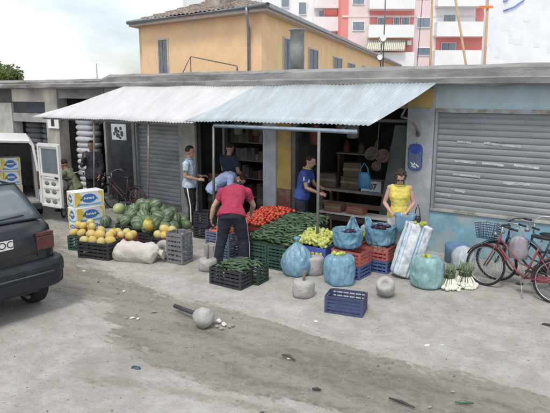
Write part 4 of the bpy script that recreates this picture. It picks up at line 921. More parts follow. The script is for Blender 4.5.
bag((g1.x, g1.y+.2, gz(g1.x,g1.y)), [(r*1.08, z*.98) for r, z in tied[:8]]+[(.02,.55),(.04,.60),(.03,.63)], pl_blue, 'pale blue plastic bag tied in a point before the cucumber heap', .045, 3)
g2 = G(332, 286)
b2_ = bag((g2.x+.02, g2.y+.2, gz(g2.x,g2.y)), [(.13,0),(.21,.02),(.235,.12),(.235,.25),(.225,.36),(.19,.43),(.12,.455),(.05,.45)], pl_blue, 'full pale blue plastic bag with yellow peppers showing at its open top', .05, 8)
for k in range(5): put(rp.choice(pep), (g2.x+.02+rp.uniform(-.09,.09), g2.y+.2+rp.uniform(-.07,.07), gz(g2.x,g2.y)+.475), anyrot(), 1, 'yellow pepper poking from the open top of the full blue bag', 'pepper', 'peppers in the bag top')
# open bags on the crate stacks
openp = [(.10,0),(.19,.02),(.22,.10),(.235,.19),(.245,.27),(.25,.295),(.225,.285),(.20,.24),(.15,.21),(.01,.205)]
bag((-4.0, 7.93, gz(-3.9,7.9)+.448), openp, pl_blue2, 'open blue plastic bag with dark vegetables on the front red crate', .055, 5)
bag((-3.66, 8.44, gz(-3.7,8.5)+.448), [(r*1.05, z*1.05) for r, z in openp], pl_blue2, 'open blue plastic bag on the rear red crate beside the woman in yellow', .06, 12)
# flared handles of the open bags
for (x, y, z, s, par) in ((-4.0,7.93,.69,1,0),(-3.66,8.44,.72,1.1,0)):
    for k, a in enumerate((1.9, 4.6)):
        pass
def flap(loc, w, h, mat, label, rot, seed):
    bm = new_bm(); n1, n2 = 12, 10; rr = []
    for i in range(n1+1):
        row = []
        for j in range(n2+1):
            u, v = i/n1-.5, j/n2; wd = w*(1-.75*v); p = Vector((u*wd, .05*math.sin(u*7+seed)+.06*v+.03*noise.noise(Vector((u*4, v*4, seed))), v*h)); row.append(bm.verts.new(p))
        rr.append(row)
    for i in range(n1):
        for j in range(n2): f = bm.faces.new((rr[i][j], rr[i+1][j], rr[i+1][j+1], rr[i][j+1])); f.smooth = True
    return bm
for (par_loc, lx, w, h, rot, sd_, mt) in (((-4.0, 7.93),(-.02,.20,.26), .24,.20,.5,1,pl_blue),((-3.66,8.44),(-.2,.05,.26),.22,.16,1.3,4,pl_blue2)):
    for o in [q for q in COL.objects if q.name.startswith('plastic_bag') and abs(q.location.x-par_loc[0]) < .01 and abs(q.location.y-par_loc[1]) < .01]:
        k_ = obj('bag_handle', flap(None, w, h, mt, '', 0, sd_), mt, o, loc=lx, rotz=rot); md = k_.modifiers.new('t', 'SOLIDIFY'); md.thickness = .003
heap([proto('aubergine', cuke(.14,.03,.02,5), M('aubergine_skin', (.03,.015,.035), rough=.25))], ((-4.12,7.82),(-3.88,7.82),(-3.88,8.04),(-4.12,8.04)), lambda u, v: .70, .08, 'dark purple aubergine in the front open blue bag', 'aubergine', 'aubergines in the front bag', flat(), layers=1)
heap([proto('aubergine', cuke(.14,.03,.02,6), M('aubergine_skin', (1,1,1)))], ((-3.78,8.33),(-3.54,8.33),(-3.54,8.55),(-3.78,8.55)), lambda u, v: .715, .08, 'dark purple aubergine in the rear open blue bag', 'aubergine', 'aubergines in the rear bag', flat(), layers=1)
# white sack lying down
wsack = M('white_sack_cloth', (.56,.53,.48), rough=.85, var=.14, scale=6, bump=.4, bscale=30, col2=(.46,.43,.38), thr=.6)
g3a = G(106, 262); g3b = G(158, 266); mid = g3a.lerp(g3b, .5); dd = (g3b-g3a); 
bm = new_bm(); nseg = 22; rg_ = []
for k in range(nseg+1):
    v = k/nseg; s_ = dd.length*1.0*(v-.5); w_ = .30*min(1, (v/.16)**.45 if v < .16 else 1); 
    if v > .80: w_ *= max(.16, 1-((v-.80)/.12)**1.4) if v < .91 else .2+ (v-.91)*2.2
    if v < .02: w_ = .05
    hgt = w_*.62; cz = max(hgt*.82, .03) if v < .86 else .22-(v-.86)*.6
    rg_.append((Vector((s_, 0, cz)), w_*.62, hgt))
for k, (c, a_, b_) in enumerate(rg_): pass
rr = []
for c, a_, b_ in rg_:
    rw = []
    for i in range(26):
        an = 2*math.pi*i/26; p = Vector((c.x, a_*math.cos(an), c.z+b_*math.sin(an))); nn = Vector((0, math.cos(an), math.sin(an)))
        p += nn*(.035*noise.noise(Vector((c.x*5, math.cos(an)*2, math.sin(an)*2+5)))+.035*noise.noise(Vector((c.x*11, math.cos(an)*3.2, math.sin(an)*3.2)))); p.z = max(p.z, -.01); rw.append(bm.verts.new(p))
    rr.append(rw)
for i in range(len(rr)-1): bridge(bm, rr[i], rr[i+1])
bm.faces.new(rr[0]); bm.faces.new(rr[-1][::-1])
t = thing('sack', 'full off-white sack lying on its side in front of the melons', 'sack', (mid.x-.08, mid.y+.22, gz(mid.x,mid.y)), math.atan2(dd.y, dd.x)); obj('sack_body', bm, wsack, t)
bm = new_bm(); path_tube(bm, [(dd.length*.40+.02*0, .035*math.cos(a_), .20+.035*math.sin(a_)) for a_ in np.linspace(0, 6.28, 10)[:-1]], .008, 6, closed=True); obj('neck_tie', bm, M('string', (.3,.28,.25)), t)
# woven white sack with blue stripes, leaning
wov = bpy.data.materials.new('woven_sack'); N, K = nodes(wov); b = N['Principled BSDF']; b.inputs['Roughness'].default_value = .5
t_ = N.new('ShaderNodeTexCoord'); s_ = N.new('ShaderNodeSeparateXYZ'); K.new(t_.outputs['Object'], s_.inputs[0])
r_ = N.new('ShaderNodeValToRGB'); r_.color_ramp.interpolation = 'CONSTANT'; es = r_.color_ramp.elements; es[0].position = 0; es[0].color = (.70,.73,.76,1)
mr = N.new('ShaderNodeMapRange'); K.new(s_.outputs['X'], mr.inputs[0]); mr.inputs[1].default_value = -.25; mr.inputs[2].default_value = .25; K.new(mr.outputs[0], r_.inputs[0])
es[1].position = .10; es[1].color = (.22,.40,.58,1)
for p_, c_ in ((.14,(.70,.73,.76,1)),(.22,(.30,.48,.64,1)),(.245,(.70,.73,.76,1)),(.52,(.22,.40,.58,1)),(.57,(.70,.73,.76,1)),(.62,(.25,.42,.60,1)),(.66,(.70,.73,.76,1)),(.9,(.3,.48,.64,1)),(.93,(.70,.73,.76,1))):
    e_ = es.new(p_); e_.color = c_
ck = N.new('ShaderNodeTexNoise'); ck.inputs['Scale'].default_value = 9; ck.inputs['Detail'].default_value = 6; K.new(t_.outputs['Object'], ck.inputs[0])
rk = N.new('ShaderNodeValToRGB'); rk.color_ramp.elements[0].position = .35; rk.color_ramp.elements[0].color = (.62,.66,.68,1); rk.color_ramp.elements[1].position = .6; K.new(ck.outputs[0], rk.inputs[0])
q_ = N.new('ShaderNodeMix'); q_.data_type = 'RGBA'; q_.blend_type = 'MULTIPLY'; q_.inputs[0].default_value = 1; K.new(r_.outputs[0], q_.inputs[6]); K.new(rk.outputs[0], q_.inputs[7]); K.new(q_.outputs[2], b.inputs['Base Color'])
bp_ = N.new('ShaderNodeBump'); bp_.inputs['Strength'].default_value = .5; bp_.inputs['Distance'].default_value = .03; K.new(ck.outputs[0], bp_.inputs['Height']); K.new(bp_.outputs[0], b.inputs['Normal'])
g4 = G(399, 280)
ws = bag((g4.x-.02, g4.y+.22, gz(g4.x,g4.y)+.02), [(.14,0),(.21,.03),(.225,.15),(.23,.35),(.225,.55),(.215,.75),(.225,.86),(.20,.875),(.15,.85),(.01,.84)], wov, 'tall white woven sack with blue stripes leaning by the woman in yellow', .03, 21, rot=CAM_YAW*0+.2, scale=(1,.72,1), cat='sack', name='woven_sack', zf=.5)
ws.rotation_euler = (R(-4), R(15), R(25))
for k in range(7): put(rp.choice(gpep), (g4.x+.20+rp.uniform(-.10,.12), g4.y+.30+rp.uniform(-.08,.05), .87+rp.uniform(0,.02)), anyrot(), 1, 'green pepper at the mouth of the leaning woven sack', 'pepper', 'peppers in the woven sack')
# teal mesh sack
g5 = G(422, 289)
bag((g5.x, g5.y+.2, gz(g5.x,g5.y)), [(.14,0),(.22,.02),(.25,.12),(.255,.25),(.24,.36),(.20,.44),(.15,.475),(.01,.46)], pl_teal, 'bulging green mesh sack standing right of the striped woven sack', .03, 31, scale=(1,.9,1.0), cat='sack', name='mesh_sack')
for k in range(4): put(rp.choice(gpep), (g5.x+rp.uniform(-.1,.1), g5.y+.2+rp.uniform(-.08,.05), gz(g5.x,g5.y)+.475), anyrot(), 1, 'green pepper on top of the bulging green mesh sack', 'pepper', 'peppers on the mesh sack')
# white bag + blue barrel by the wall
g6 = G(452, 274)
bag((g6.x+.05, g6.y+.42, 0), [(.10,0),(.17,.03),(.19,.12),(.175,.24),(.12,.33),(.04,.38),(.01,.39)], M('plastic_white', (.60,.66,.72), rough=.35, bump=.3, bscale=16, trans=.25), 'crumpled white plastic bag against the blue wall behind the leeks', .03, 41)
bm = new_bm(); lathe(bm, [(.17,0),(.20,.02),(.205,.20),(.21,.22),(.205,.24),(.215,.32),(.20,.33),(.19,.30),(.01,.29)], 28); bb = obj('plastic_tub', bm, M('tub_blue', (.12,.22,.36), rough=.45)); bb.location = (-2.72, 9.62, -.03); tag(bb, 'blue plastic tub against the wall left of the bicycles', 'tub')
# leek / spring onion bunches
leaf_m = M('leek_leaves', (.20,.27,.16), var=.35, scale=8, bump=.2, trans=.2); bulb_m = M('leek_bulbs', (.72,.74,.62), var=.08, scale=9)
def leek_bunch(x, y, label, sd_, n=40, h=.42):
    rnd = random.Random(sd_); t = thing('leek_bunch', label, 'leeks', (x, y, gz(x,y)), rnd.uniform(-.3,.3), 'bunches of leeks'); b1, b2_ = new_bm(), new_bm()
    for k in range(n):
        a = rnd.uniform(0, 6.28); rr_ = .12*rnd.random()**.5; px_, py_ = rr_*math.cos(a), rr_*math.sin(a); fx, fy = px_*1.5, py_*1.3-.06
        ell(b1, (fx, fy, .035+rnd.uniform(0,.03)), (.031,.031,.031), 8, 6); tube(b1, (fx, fy, .05), (px_*.8, py_*.8, .16), .013, .011, 6)
        tip = Vector((px_*.8+rnd.uniform(-.03,.03), py_*.8+rnd.uniform(-.03,.03)+.02, h*rnd.uniform(.66,.95))); path_tube(b2_, [(px_*.8, py_*.8, .158), (px_*.75, py_*.75, .26), (px_*.85, py_*.85, h*.6), tip], [.013,.014,.014,.004], 5)
    for k in range(26):
        a = rnd.uniform(3.3, 6.1); rr_ = rnd.uniform(.08,.22); ell(b1, (rr_*math.cos(a), rr_*math.sin(a), .028+rnd.choice((0,.035))), (.03,.034,.027), 8, 6)
    obj('white_bulbs', b1, bulb_m, t); obj('green_leaves', b2_, leaf_m, t); b3 = new_bm(); path_tube(b3, [(.085*math.cos(a), .085*math.sin(a), .24) for a in np.linspace(0,6.28,14)[:-1]], .008, 5, closed=True); obj('string_band', b3, M('string', (1,1,1)), t); return t
g7 = G(446, 288); leek_bunch(g7.x, g7.y+.1, 'bunch of leeks, white bulbs down, right of the green mesh sack', 1)
g8 = G(462, 286); leek_bunch(g8.x, g8.y+.1, 'bunch of leeks, white bulbs down, left of the bicycle wheel', 2)
# ------------------------------------------------------------------ bicycles
tyre_m = M('tyre_rubber', (.02,.02,.022), rough=.8); chrome = M('worn_chrome', (.42,.43,.44), rough=.35, metal=.7, scale=14, col2=(.28,.22,.18), thr=.62)
saddle_m = M('saddle_black', (.025,.025,.028), rough=.5)
def torus(bm, c, R_, r, n=40, m=8):
    path_tube(bm, [(c[0]+R_*math.cos(2*math.pi*k/n), c[1], c[2]+R_*math.sin(2*math.pi*k/n)) for k in range(n)], r, m, closed=True)
def bicycle(loc, rotz, lean, label, frame_mat, wr=.325, basket=None, steer=0, rack=True, guard=True, ladies=True, dark_bars=False, group='old bicycles'):
    """local: rolls toward +X, ground at z=0, origin between the wheels"""
    t = thing('bicycle', label, 'bicycle', loc, rotz, group); t.rotation_euler = (lean, 0, rotz)
    rw, fwx = -.50, .55; z = wr
    def wheel(cx_, par, off=Vector((0,0,0)), rot=0):
        bm = new_bm(); torus(bm, (0,0,0), wr-.018, .019, 44, 8); w = obj('wheel', bm, tyre_m, par); w.location = Vector((cx_,0,z))+off; w.rotation_euler = (0,0,rot)
        bm = new_bm(); torus(bm, (0,0,0), wr-.042, .010, 44, 6); obj('rim', bm, chrome, w)
        bm = new_bm()
        for k in range(28):
            a = 2*math.pi*k/28; s = .02 if k % 2 else -.02; path_tube(bm, [(.018*math.cos(a+.6*(1 if k%4<2 else -1)), s, .018*math.sin(a+.6)), ((wr-.05)*math.cos(a), 0, (wr-.05)*math.sin(a))], .0016, 4)
        obj('spokes', bm, chrome, w); bm = new_bm(); tube(bm, (0,-.045,0), (0,.045,0), .02, n=10); obj('hub', bm, chrome, w)
        if guard:
            bm = new_bm(); rr = []; n = 24
            for k in range(n+1):
                a = R(-5 if cx_ < 0 else 20)+(R(195) if cx_ < 0 else R(135))*k/n
                a = a if cx_ < 0 else a
                rr.append([bm.verts.new(((wr+.022-(.004 if j in (0,3) else -.004))*math.cos(a), y, (wr+.022-(.010 if j in (0,3) else 0))*math.sin(a))) for j, y in enumerate((-.026,-.012,.012,.026))])
            for k in range(n):
                for j in range(3): bm.faces.new((rr[k][j], rr[k][j+1], rr[k+1][j+1], rr[k+1][j]))
            g = obj('mudguard', bm, frame_mat if cx_ < 0 else frame_mat, w); md = g.modifiers.new('t', 'SOLIDIFY'); md.thickness = .003
        return w
    bb = (-.06, 0, z-.05); st = (-.20, 0, .72); ht = (.37, 0, .80); hb = (.405, 0, .68)
    bm = new_bm(); tube(bm, bb, (st[0]-.01, 0, st[2]+.03), .015); tube(bm, ht, hb, .019)
    if ladies:
        path_tube(bm, [hb, (.22,0,.50), (.08,0,.36), bb], .016, 8); path_tube(bm, [(ht[0]+.01,0,ht[2]-.03), (.20,0,.62), (.02,0,.47), (-.115,0,.44)], .013, 8)
    else:
        tube(bm, (ht[0],0,ht[2]-.02), (st[0],0,st[2]-.03), .014); tube(bm, hb, bb, .016)
    for s in (-1, 1):
        path_tube(bm, [(bb[0], s*.02, bb[2]), (-.2, s*.045, z-.03), (rw, s*.055, z)], .009, 6); path_tube(bm, [(st[0]+.01, s*.012, st[2]-.05), (-.36, s*.045, .52), (rw, s*.055, z)], .008, 6)
    tube(bm, (bb[0],-.04,bb[2]), (bb[0],.04,bb[2]), .022); obj('frame', bm, frame_mat, t)
    # steering part
    wheel(rw, t); wheel(fwx, t, rot=steer)
    bm = new_bm()
    for s in (-1, 1): path_tube(bm, [(hb[0]+.005, s*.012, hb[2]-.01), (hb[0]+.015, s*.05, hb[2]-.05), (.47, s*.052, .5), (fwx, s*.052, z)], .010, 6)
    obj('fork', bm, frame_mat, t)
    bm = new_bm(); path_tube(bm, [(.375,0,.80), (.36,0,.95)], .013, 8)
    bar = [(.16,-.28,.99), (.27,-.27,1.0), (.36,-.18,1.01), (.42,-.06,.97), (.36,0,.95), (.42,.06,.97), (.36,.18,1.01), (.27,.27,1.0), (.16,.28,.99)]
    path_tube(bm, bar, .011, 8); h = obj('handlebar', bm, chrome if not dark_bars else black_pl, t)
    for s in (-1, 1):
        bm = new_bm(); tube(bm, (.14,s*.281,.988), (.25,s*.272,.999), .017, .016, 10); obj('grip', bm, saddle_m, h)
        bm = new_bm(); path_tube(bm, [(.33,s*.22,1.0), (.32,s*.25,.975), (.22,s*.27,.955)], .006, 5); obj('brake_lever', bm, chrome, h)
    bm = new_bm(); tube(bm, (-.205,0,.72), (-.235,0,.86), .012); obj('seat_post', bm, chrome, t)
    bm = new_bm(); loft(bm, [((-.37,0,.90),.05,.015), ((-.35,0,.905),.095,.03), ((-.28,0,.905),.10,.032), ((-.20,0,.90),.055,.03), ((-.12,0,.90),.028,.025), ((-.075,0,.895),.012,.012)], side=(0,1,0)); s_o = obj('saddle', bm, saddle_m, t)
    for p in s_o.data.polygons: p.use_smooth = True
    bm = new_bm(); tube(bm, (bb[0],-.06,bb[2]), (bb[0],-.052,bb[2]), .09, n=20); tube(bm, (bb[0],-.065,bb[2]), (bb[0]+.10,-.075,bb[2]-.13), .008); tube(bm, (bb[0],.05,bb[2]), (bb[0]-.10,.06,bb[2]+.13), .008)
    cr_ = obj('crankset', bm, chrome, t)
    for (x, y, z_) in ((bb[0]+.10,-.11,bb[2]-.13), (bb[0]-.10,.10,bb[2]+.13)):
        bm = new_bm(); box(bm, (x-.04, y-.045, z_-.012), (x+.04, y+.045, z_+.012)); obj('pedal', bm, saddle_m, cr_)
    bm = new_bm(); prism(bm, [(rw-.03,z-.035),(bb[0]+.05,bb[2]-.075),(bb[0]+.1,bb[2]),(bb[0]+.05,bb[2]+.08),(rw-.03,z+.03)], .012, Matrix.Translation((0,-.075,0))); obj('chain_guard', bm, frame_mat, t)
    if rack:
        bm = new_bm()
        for s in (-1, 1): path_tube(bm, [(-.24,s*.05,.70), (-.75,s*.055,.70)], .006, 5); path_tube(bm, [(-.62,s*.055,.70), (rw,s*.058,z)], .005, 5)
        for k in range(5): path_tube(bm, [(-.28-.11*k,-.05,.70), (-.28-.11*k,.05,.70)], .005, 5)
        obj('rear_rack', bm, saddle_m, t)
    bm = new_bm(); path_tube(bm, [(-.02,.02,bb[2]-.02), (-.14,.13,.0)], .007, 5); obj('kickstand', bm, chrome, t)
    bm = new_bm(); lathe(bm, [(.012,-.04),(.03,-.02),(.036,.03),(.03,.035),(.01,.036)], 14); hl = obj('headlamp', bm, chrome, t); hl.location = (.47,0,.83); hl.rotation_euler = (0,R(90),0)
    if basket:
        bm = new_bm(); n = 16
        for k in range(7):
            v = k/6; w, d = .13+.05*v, .10+.04*v; z_ = .74+.22*v; path_tube(bm, [(.58-d,-w,z_),(.58+d,-w,z_),(.58+d,w,z_),(.58-d,w,z_)], .0055, 5, closed=True)
        for k in range(n):
            a = 2*math.pi*k/n; q = Vector((max(-1,min(1,1.4*math.cos(a))), max(-1,min(1,1.4*math.sin(a)))))
            path_tube(bm, [(.58+.10*q.x, .13*q.y, .74), (.58+.14*q.x, .18*q.y, .96)], .005, 4)
        for k in range(5): path_tube(bm, [(.5+.04*k,-.13,.74),(.5+.04*k,.13,.74)], .004, 4)
        obj('basket', bm, basket, t)
    return t
red_f = M('frame_rose_red', (.22,.05,.06), rough=.45, var=.25, scale=9, col2=(.22,.12,.10), thr=.6); dark_f = M('frame_dark', (.04,.05,.07), rough=.4); blue_f = M('frame_blue_grey', (.08,.14,.22), rough=.4)
bf = G(482, 284); br_ = G(545, 301)
dv = Vector((bf.x-br_.x, bf.y-br_.y, 0)).normalized(); midp = Vector((bf.x, bf.y, 0))-dv*.56; midp.z = gz(midp.x, midp.y)
bicycle(midp, math.atan2(dv.y, dv.x), R(7), 'rose red bicycle with silver rims and dark blue front basket, nearest the camera', red_f, basket=M('basket_blue', (.04,.075,.15)), wr=.32)
bicycle(midp+Vector((.12,.42,0)), math.atan2(dv.y, dv.x)+.10, R(-7), 'dark bicycle with upright black handlebars leaning behind the rose red one', dark_f, wr=.33, dark_bars=True)
bicycle(midp+Vector((.42,.74,0)), math.atan2(dv.y, dv.x)-.05, R(-9), 'blue-grey bicycle furthest back against the blue wall', blue_f, wr=.33, ladies=False)
# white bag hanging on the bars
bm = new_bm(); lathe(bm, [(.06,-.22),(.12,-.21),(.14,-.12),(.13,.0),(.11,.05),(.07,.08),(.02,.085)], 40, fn=bagfn(.06, 3))
for s in (-1, 1): path_tube(bm, [(s*.08,.0,.05),(s*.06,.0,.15),(s*.01,0,.20)], [.02,.014,.008], 7)

o_ = obj('carrier_bag', bm, M('carrier_pale', (.42,.42,.46), rough=.35, col2=(.36,.28,.36), thr=.55, scale=8, trans=.2), loc=(midp.x-.10, midp.y+.28, .70)); o_.scale = (1,.5,1.15); tag(o_, 'pale lilac carrier bag hanging between the rose red and dark bicycles', 'bag')
bicycle(Vector((-10.9, 9.3, gz(-10.9,9.3))), R(178), R(-8), 'dark red bicycle parked beside the man in the dark jacket', M('frame_brown_red', (.10,.04,.04), rough=.5), wr=.33, basket=None)
bk = G(66, 214); bicycle(Vector((bk.x-.1, bk.y+.15, gz(bk.x,bk.y))), R(132), R(6), 'dark bicycle of the seated person beside the van door', dark_f, wr=.33, ladies=False)

# ------------------------------------------------------------------ the black hatchback at the left edge
body_m = bpy.data.materials.new('car_paint_black'); N, K = nodes(body_m); b = N['Principled BSDF']; b.inputs['Roughness'].default_value = .3; b.inputs['Coat Weight'].default_value = .6; b.inputs['Coat Roughness'].default_value = .12
t_ = N.new('ShaderNodeTexCoord'); n_ = N.new('ShaderNodeTexNoise'); n_.inputs['Scale'].default_value = 5; n_.inputs['Detail'].default_value = 8; K.new(t_.outputs['Object'], n_.inputs[0]); r_ = N.new('ShaderNodeValToRGB'); r_.color_ramp.elements[0].color = (.008,.010,.014,1); r_.color_ramp.elements[1].color = (.028,.028,.029,1); r_.color_ramp.elements[0].position = .45; r_.color_ramp.elements[1].position = .75; K.new(n_.outputs[0], r_.inputs[0]); K.new(r_.outputs[0], b.inputs['Base Color'])
bump_m = M('bumper_plastic', (.020,.024,.030), rough=.5, var=.3, scale=6)
glass_car = M('car_window', (.13,.16,.18), rough=.15, var=.25, scale=1.5, bump=0, spec=.9)
red_lens = M('red_lens', (.085,.018,.018), rough=.3, var=.2, spec=.8); amber = M('dark_amber_lens', (.09,.04,.025), rough=.3)
def car(loc, rotz, label):
    """local: +X is forward, rear bumper at x=0, centred on y"""
    t = thing('parked_car', label, 'car', loc, rotz); HW = .88
    def arc(cx_, r, n=9): return [(cx_+r*math.cos(a), .33+r*math.sin(a)) for a in np.linspace(0, math.pi, n)]
    belt, top = 1.25, 1.80
    low = [(.10,.34)]; A1 = arc(.62,.37)[::-1]; A2 = arc(3.25,.37)[::-1]
    out = [(.10,.36)]+A1+[(1.2,.27),(2.7,.27)]+A2+[(3.9,.30),(4.08,.42),(4.10,.70),(4.0,.86),(3.1,1.06),(2.75,1.20),(2.0,1.74),(1.6,1.80),(.75,1.79),(.62,1.75),(.17,1.27),(.10,1.20),(.07,.98),(.05,.62)]
    def yw(x, z):
        w = HW-.02*((z-.65)/.5)**2
        if z > belt-.06: w -= .24*max(0,(z-belt+.06)/(top-belt))
        return w
    rc = .10; bm = new_bm(); cols = []
    ts = [-1, -.985, -.93, -.8, -.4, 0, .4, .8, .93, .985, 1]
    cx_, cz_ = 2.05, .85
    for s in ts:
        e = (max(0, abs(s)-.75)/.25)**2.5*.055 if abs(s) > .75 else 0; crown = .05*s*s
        col = []
        for (x, z) in out:
            xx = x+(crown+e*1.3)*(1 if x < .9 else (-1 if x > 3.3 else 0)); zz = z-(e*.6 if z > 1.0 else -e*.3)-.018*s*s*(1 if z > 1.4 else 0)
            col.append(bm.verts.new((xx, yw(x, z)*s, zz)))
        cols.append(col)
    n = len(out)
    for c0_, c1_ in zip(cols[:-1], cols[1:]):
        for k in range(n): f = bm.faces.new((c0_[k], c0_[(k+1)%n], c1_[(k+1)%n], c1_[k])); f.smooth = True
    bm.faces.new(cols[0]); bm.faces.new(cols[-1][::-1]); bd = obj('body', bm, body_m, t)
    es_ = bd.modifiers.new('e', 'EDGE_SPLIT'); es_.split_angle = R(38)
    # rear window slightly proud of the tailgate
    def slab(pts, th, mat, name, par=t, bev=0):
        bm = new_bm(); c = [Vector(p) for p in pts]; nn = (c[1]-c[0]).cross(c[2]-c[0]).normalized()
        a = [bm.verts.new(p) for p in c]; b2_ = [bm.verts.new(p+nn*th) for p in c]; bm.faces.new(a); bm.faces.new(b2_[::-1]); m_ = len(c)
        for i in range(m_): bm.faces.new((a[i], b2_[i], b2_[(i+1)%m_], a[(i+1)%m_]))
        return obj(name, bm, mat, par, bevel=bev)
    tn = Vector((-(1.75-1.27), 0, .62-.17)).normalized()
    def rw_pt(v, y, o): return Vector((.17+.45*v+.03*abs(y/.8)**2, y, 1.27+.48*v-.012*abs(y/.8)**2))+tn*o
    bm = new_bm(); rows_ = []
    for i in range(13):
        u = -1+2*i/12; rows_.append([bm.verts.new(rw_pt(v, u*(.76-.15*v), .012)) for v in (.03,.3,.6,.93)])
    for i in range(12):
        for j in range(3): f = bm.faces.new((rows_[i][j], rows_[i][j+1], rows_[i+1][j+1], rows_[i+1][j])); f.smooth = True
    rw_o = obj('rear_window', bm, glass_car, t); md = rw_o.modifiers.new('t', 'SOLIDIFY'); md.thickness = .012
    bm = new_bm()
    path_tube(bm, [rw_pt(v, u*(.76-.15*v), .014) for (v, u) in ((.03,-1),(.03,-.5),(.03,0),(.03,.5),(.03,1),(.5,1),(.93,1),(.93,.5),(.93,0),(.93,-.5),(.93,-1),(.5,-1))], .014, 6, closed=True); obj('window_seal', bm, black_pl, rw_o)
    bm = new_bm(); path_tube(bm, [rw_pt(.04,0,.02), rw_pt(.05,0,.045), rw_pt(.10,-.28,.035), rw_pt(.13,-.52,.03)], .010, 6); obj('wiper', bm, black_pl, t)
    for s in (-1, 1):
        slab([(.62,s*.80,1.31),(1.75,s*.815,1.30),(1.72,s*.70,1.71),(.86,s*.70,1.70)], .02*s, glass_car, 'side_window'); slab([(1.83,s*.815,1.30),(2.66,s*.82,1.26),(2.08,s*.70,1.69),(1.80,s*.70,1.71)], .02*s, glass_car, 'side_window')
        # tail lamps wrap the corner
        bm = new_bm(); box(bm, (.075, s*.838 if s < 0 else .60, .88), (.26, -.60 if s < 0 else .838, 1.06)); tl_ = obj('tail_light', bm, red_lens, t, bevel=.012)
        bm = new_bm(); box(bm, (.078, s*.836 if s < 0 else .60, 1.062), (.24, -.60 if s < 0 else .836, 1.11)); obj('upper_lens', bm, amber, tl_, bevel=.006)
        slab([(4.02,s*.55,.70),(4.0,s*.84,.72),(3.98,s*.84,.86),(4.0,s*.55,.86)], .03*s, M('lamp_glass', (.7,.7,.7), rough=.1), 'headlight')
        bm = new_bm(); box(bm, (2.35, s*.85 if s > 0 else -1.02, 1.14), (2.45, 1.02 if s > 0 else -.85, 1.26)); obj('door_mirror', bm, bump_m, t, bevel=.02)
        bm = new_bm(); box(bm, (1.45, min(s*.872, s*.898), .98), (1.62, max(s*.872, s*.898), 1.01)); obj('door_handle', bm, bump_m, t, bevel=.005)
    slab([(2.72,-.74,1.23),(2.72,.74,1.23),(2.05,.64,1.70),(2.05,-.64,1.70)], -.03, glass_car, 'windscreen')
    # bumpers
    def bumper(xc, sgn, name):
        bm = new_bm(); sec = [(-.02,.36),(-.075,.40),(-.085,.52),(-.075,.545),(-.098,.56),(-.10,.68),(-.07,.74),(.03,.75),(.06,.36)]; rr = []
        path = [(.5,-.905),(.25,-.912),(.14,-.905),(.08,-.875),(.045,-.82),(.02,-.72),(.005,-.5),(0,0),(.005,.5),(.02,.72),(.045,.82),(.08,.875),(.14,.905),(.25,.912),(.5,.905)]
        for i, (px_, py_) in enumerate(path):
            a = Vector(path[max(i-1,0)]); c = Vector(path[min(i+1,len(path)-1)]); tt = (c-a).normalized(); nn = Vector((-tt.y, tt.x)) # toward outside rear
            rr.append([bm.verts.new((xc+sgn*(px_-nn.x*0+(-nn.x)*(-dx) if False else px_+nn.x*(-dx)), py_+nn.y*(-dx), dz)) for dx, dz in sec])
        for i in range(len(rr)-1): bridge(bm, rr[i], rr[i+1], False)
        bm.faces.new(rr[0]); bm.faces.new(rr[-1][::-1]); return obj(name, bm, bump_m, t, bevel=.018)
    bumper(.06, 1, 'rear_bumper'); bumper(4.06, -1, 'front_bumper')
    bm = new_bm(); box(bm, (.05,-.55,.34),(.5,.55,.44)); obj('underbody', bm, black_pl, t); bm = new_bm(); box(bm, (.4,-.72,.24),(3.8,.72,.45)); obj('underbody', bm, black_pl, t)
    # tailgate seams, handle strip and plate
    bm = new_bm(); path_tube(bm, [(.085,-.60,.80),(.08,-.60,.85),(.065,0,.85),(.08,.60,.85)], .006, 4); obj('tailgate_seam', bm, black_pl, t)
    for s in (-1, 1):
        bm = new_bm(); path_tube(bm, [(.105,s*.60,.86),(.105,s*.615,1.06),(.155,s*.70,1.20)], .006, 4); obj('tailgate_seam', bm, black_pl, t)
    bm = new_bm(); tube(bm, (.05,0,.93),(.07,0,.93),.016); obj('boot_lock', bm, chrome, t)
    bm = new_bm(); path_tube(bm, [(-.045,-.74,.60),(-.05,-.5,.60),(-.055,0,.60),(-.05,.5,.60),(-.045,.74,.60)], .012, 5); obj('bumper_strip', bm, M('strip_grey', (.07,.075,.08)), t)
    pl = new_bm(); box(pl, (.035,-.27,.98),(.066,.27,1.10)); p_o = obj('number_plate', pl, M('plate_white', (.72,.72,.70), var=.04), t)
    b3 = new_bm(); box(b3, (.040,-.285,.965),(.064,.285,1.115)); obj('plate_frame', b3, black_pl, p_o)
    Mt = Matrix(((0,0,-1,.034),(-1,0,0,-.175),(0,1,0,1.04),(0,0,0,1)))
    text('plate_letters', 'OC', .125, black_pl, p_o, Mt, .0015)
    for (x, s) in ((.62,-1),(.62,1),(3.25,-1),(3.25,1)):
        bm = new_bm(); lathe(bm, [(.19,-.10),(.29,-.105),(.315,-.08),(.32,0),(.315,.08),(.29,.105),(.19,.10)], 32); w = obj('wheel', bm, tyre_m, t); w.rotation_euler = (R(90),0,0); w.location = (x, s*.74, .318)
        bm = new_bm(); lathe(bm, [(.02,.06),(.06,.075),(.10,.05),(.17,.07),(.192,.095),(.195,-.09),(.05,-.06),(.02,-.06)], 24); q = obj('rim', bm, M('rim_silver', (.35,.36,.37), rough=.4, metal=.6), w); q.scale = (1,1,-s if s > 0 else 1)
    bm = new_bm(); tube(bm, (.06,-.42,.29),(.35,-.42,.29),.024); obj('exhaust', bm, M('exhaust_dark', (.06,.05,.05)), t)
    bm = new_bm(); path_tube(bm, [(.9,0,1.65),(.7,0,1.88)], .005, 5); obj('aerial', bm, black_pl, t)
    return t
CAR_YAW = R(180-5)
rear_far = Vector((-6.47, 4.36, 0))       # far rear corner on the ground
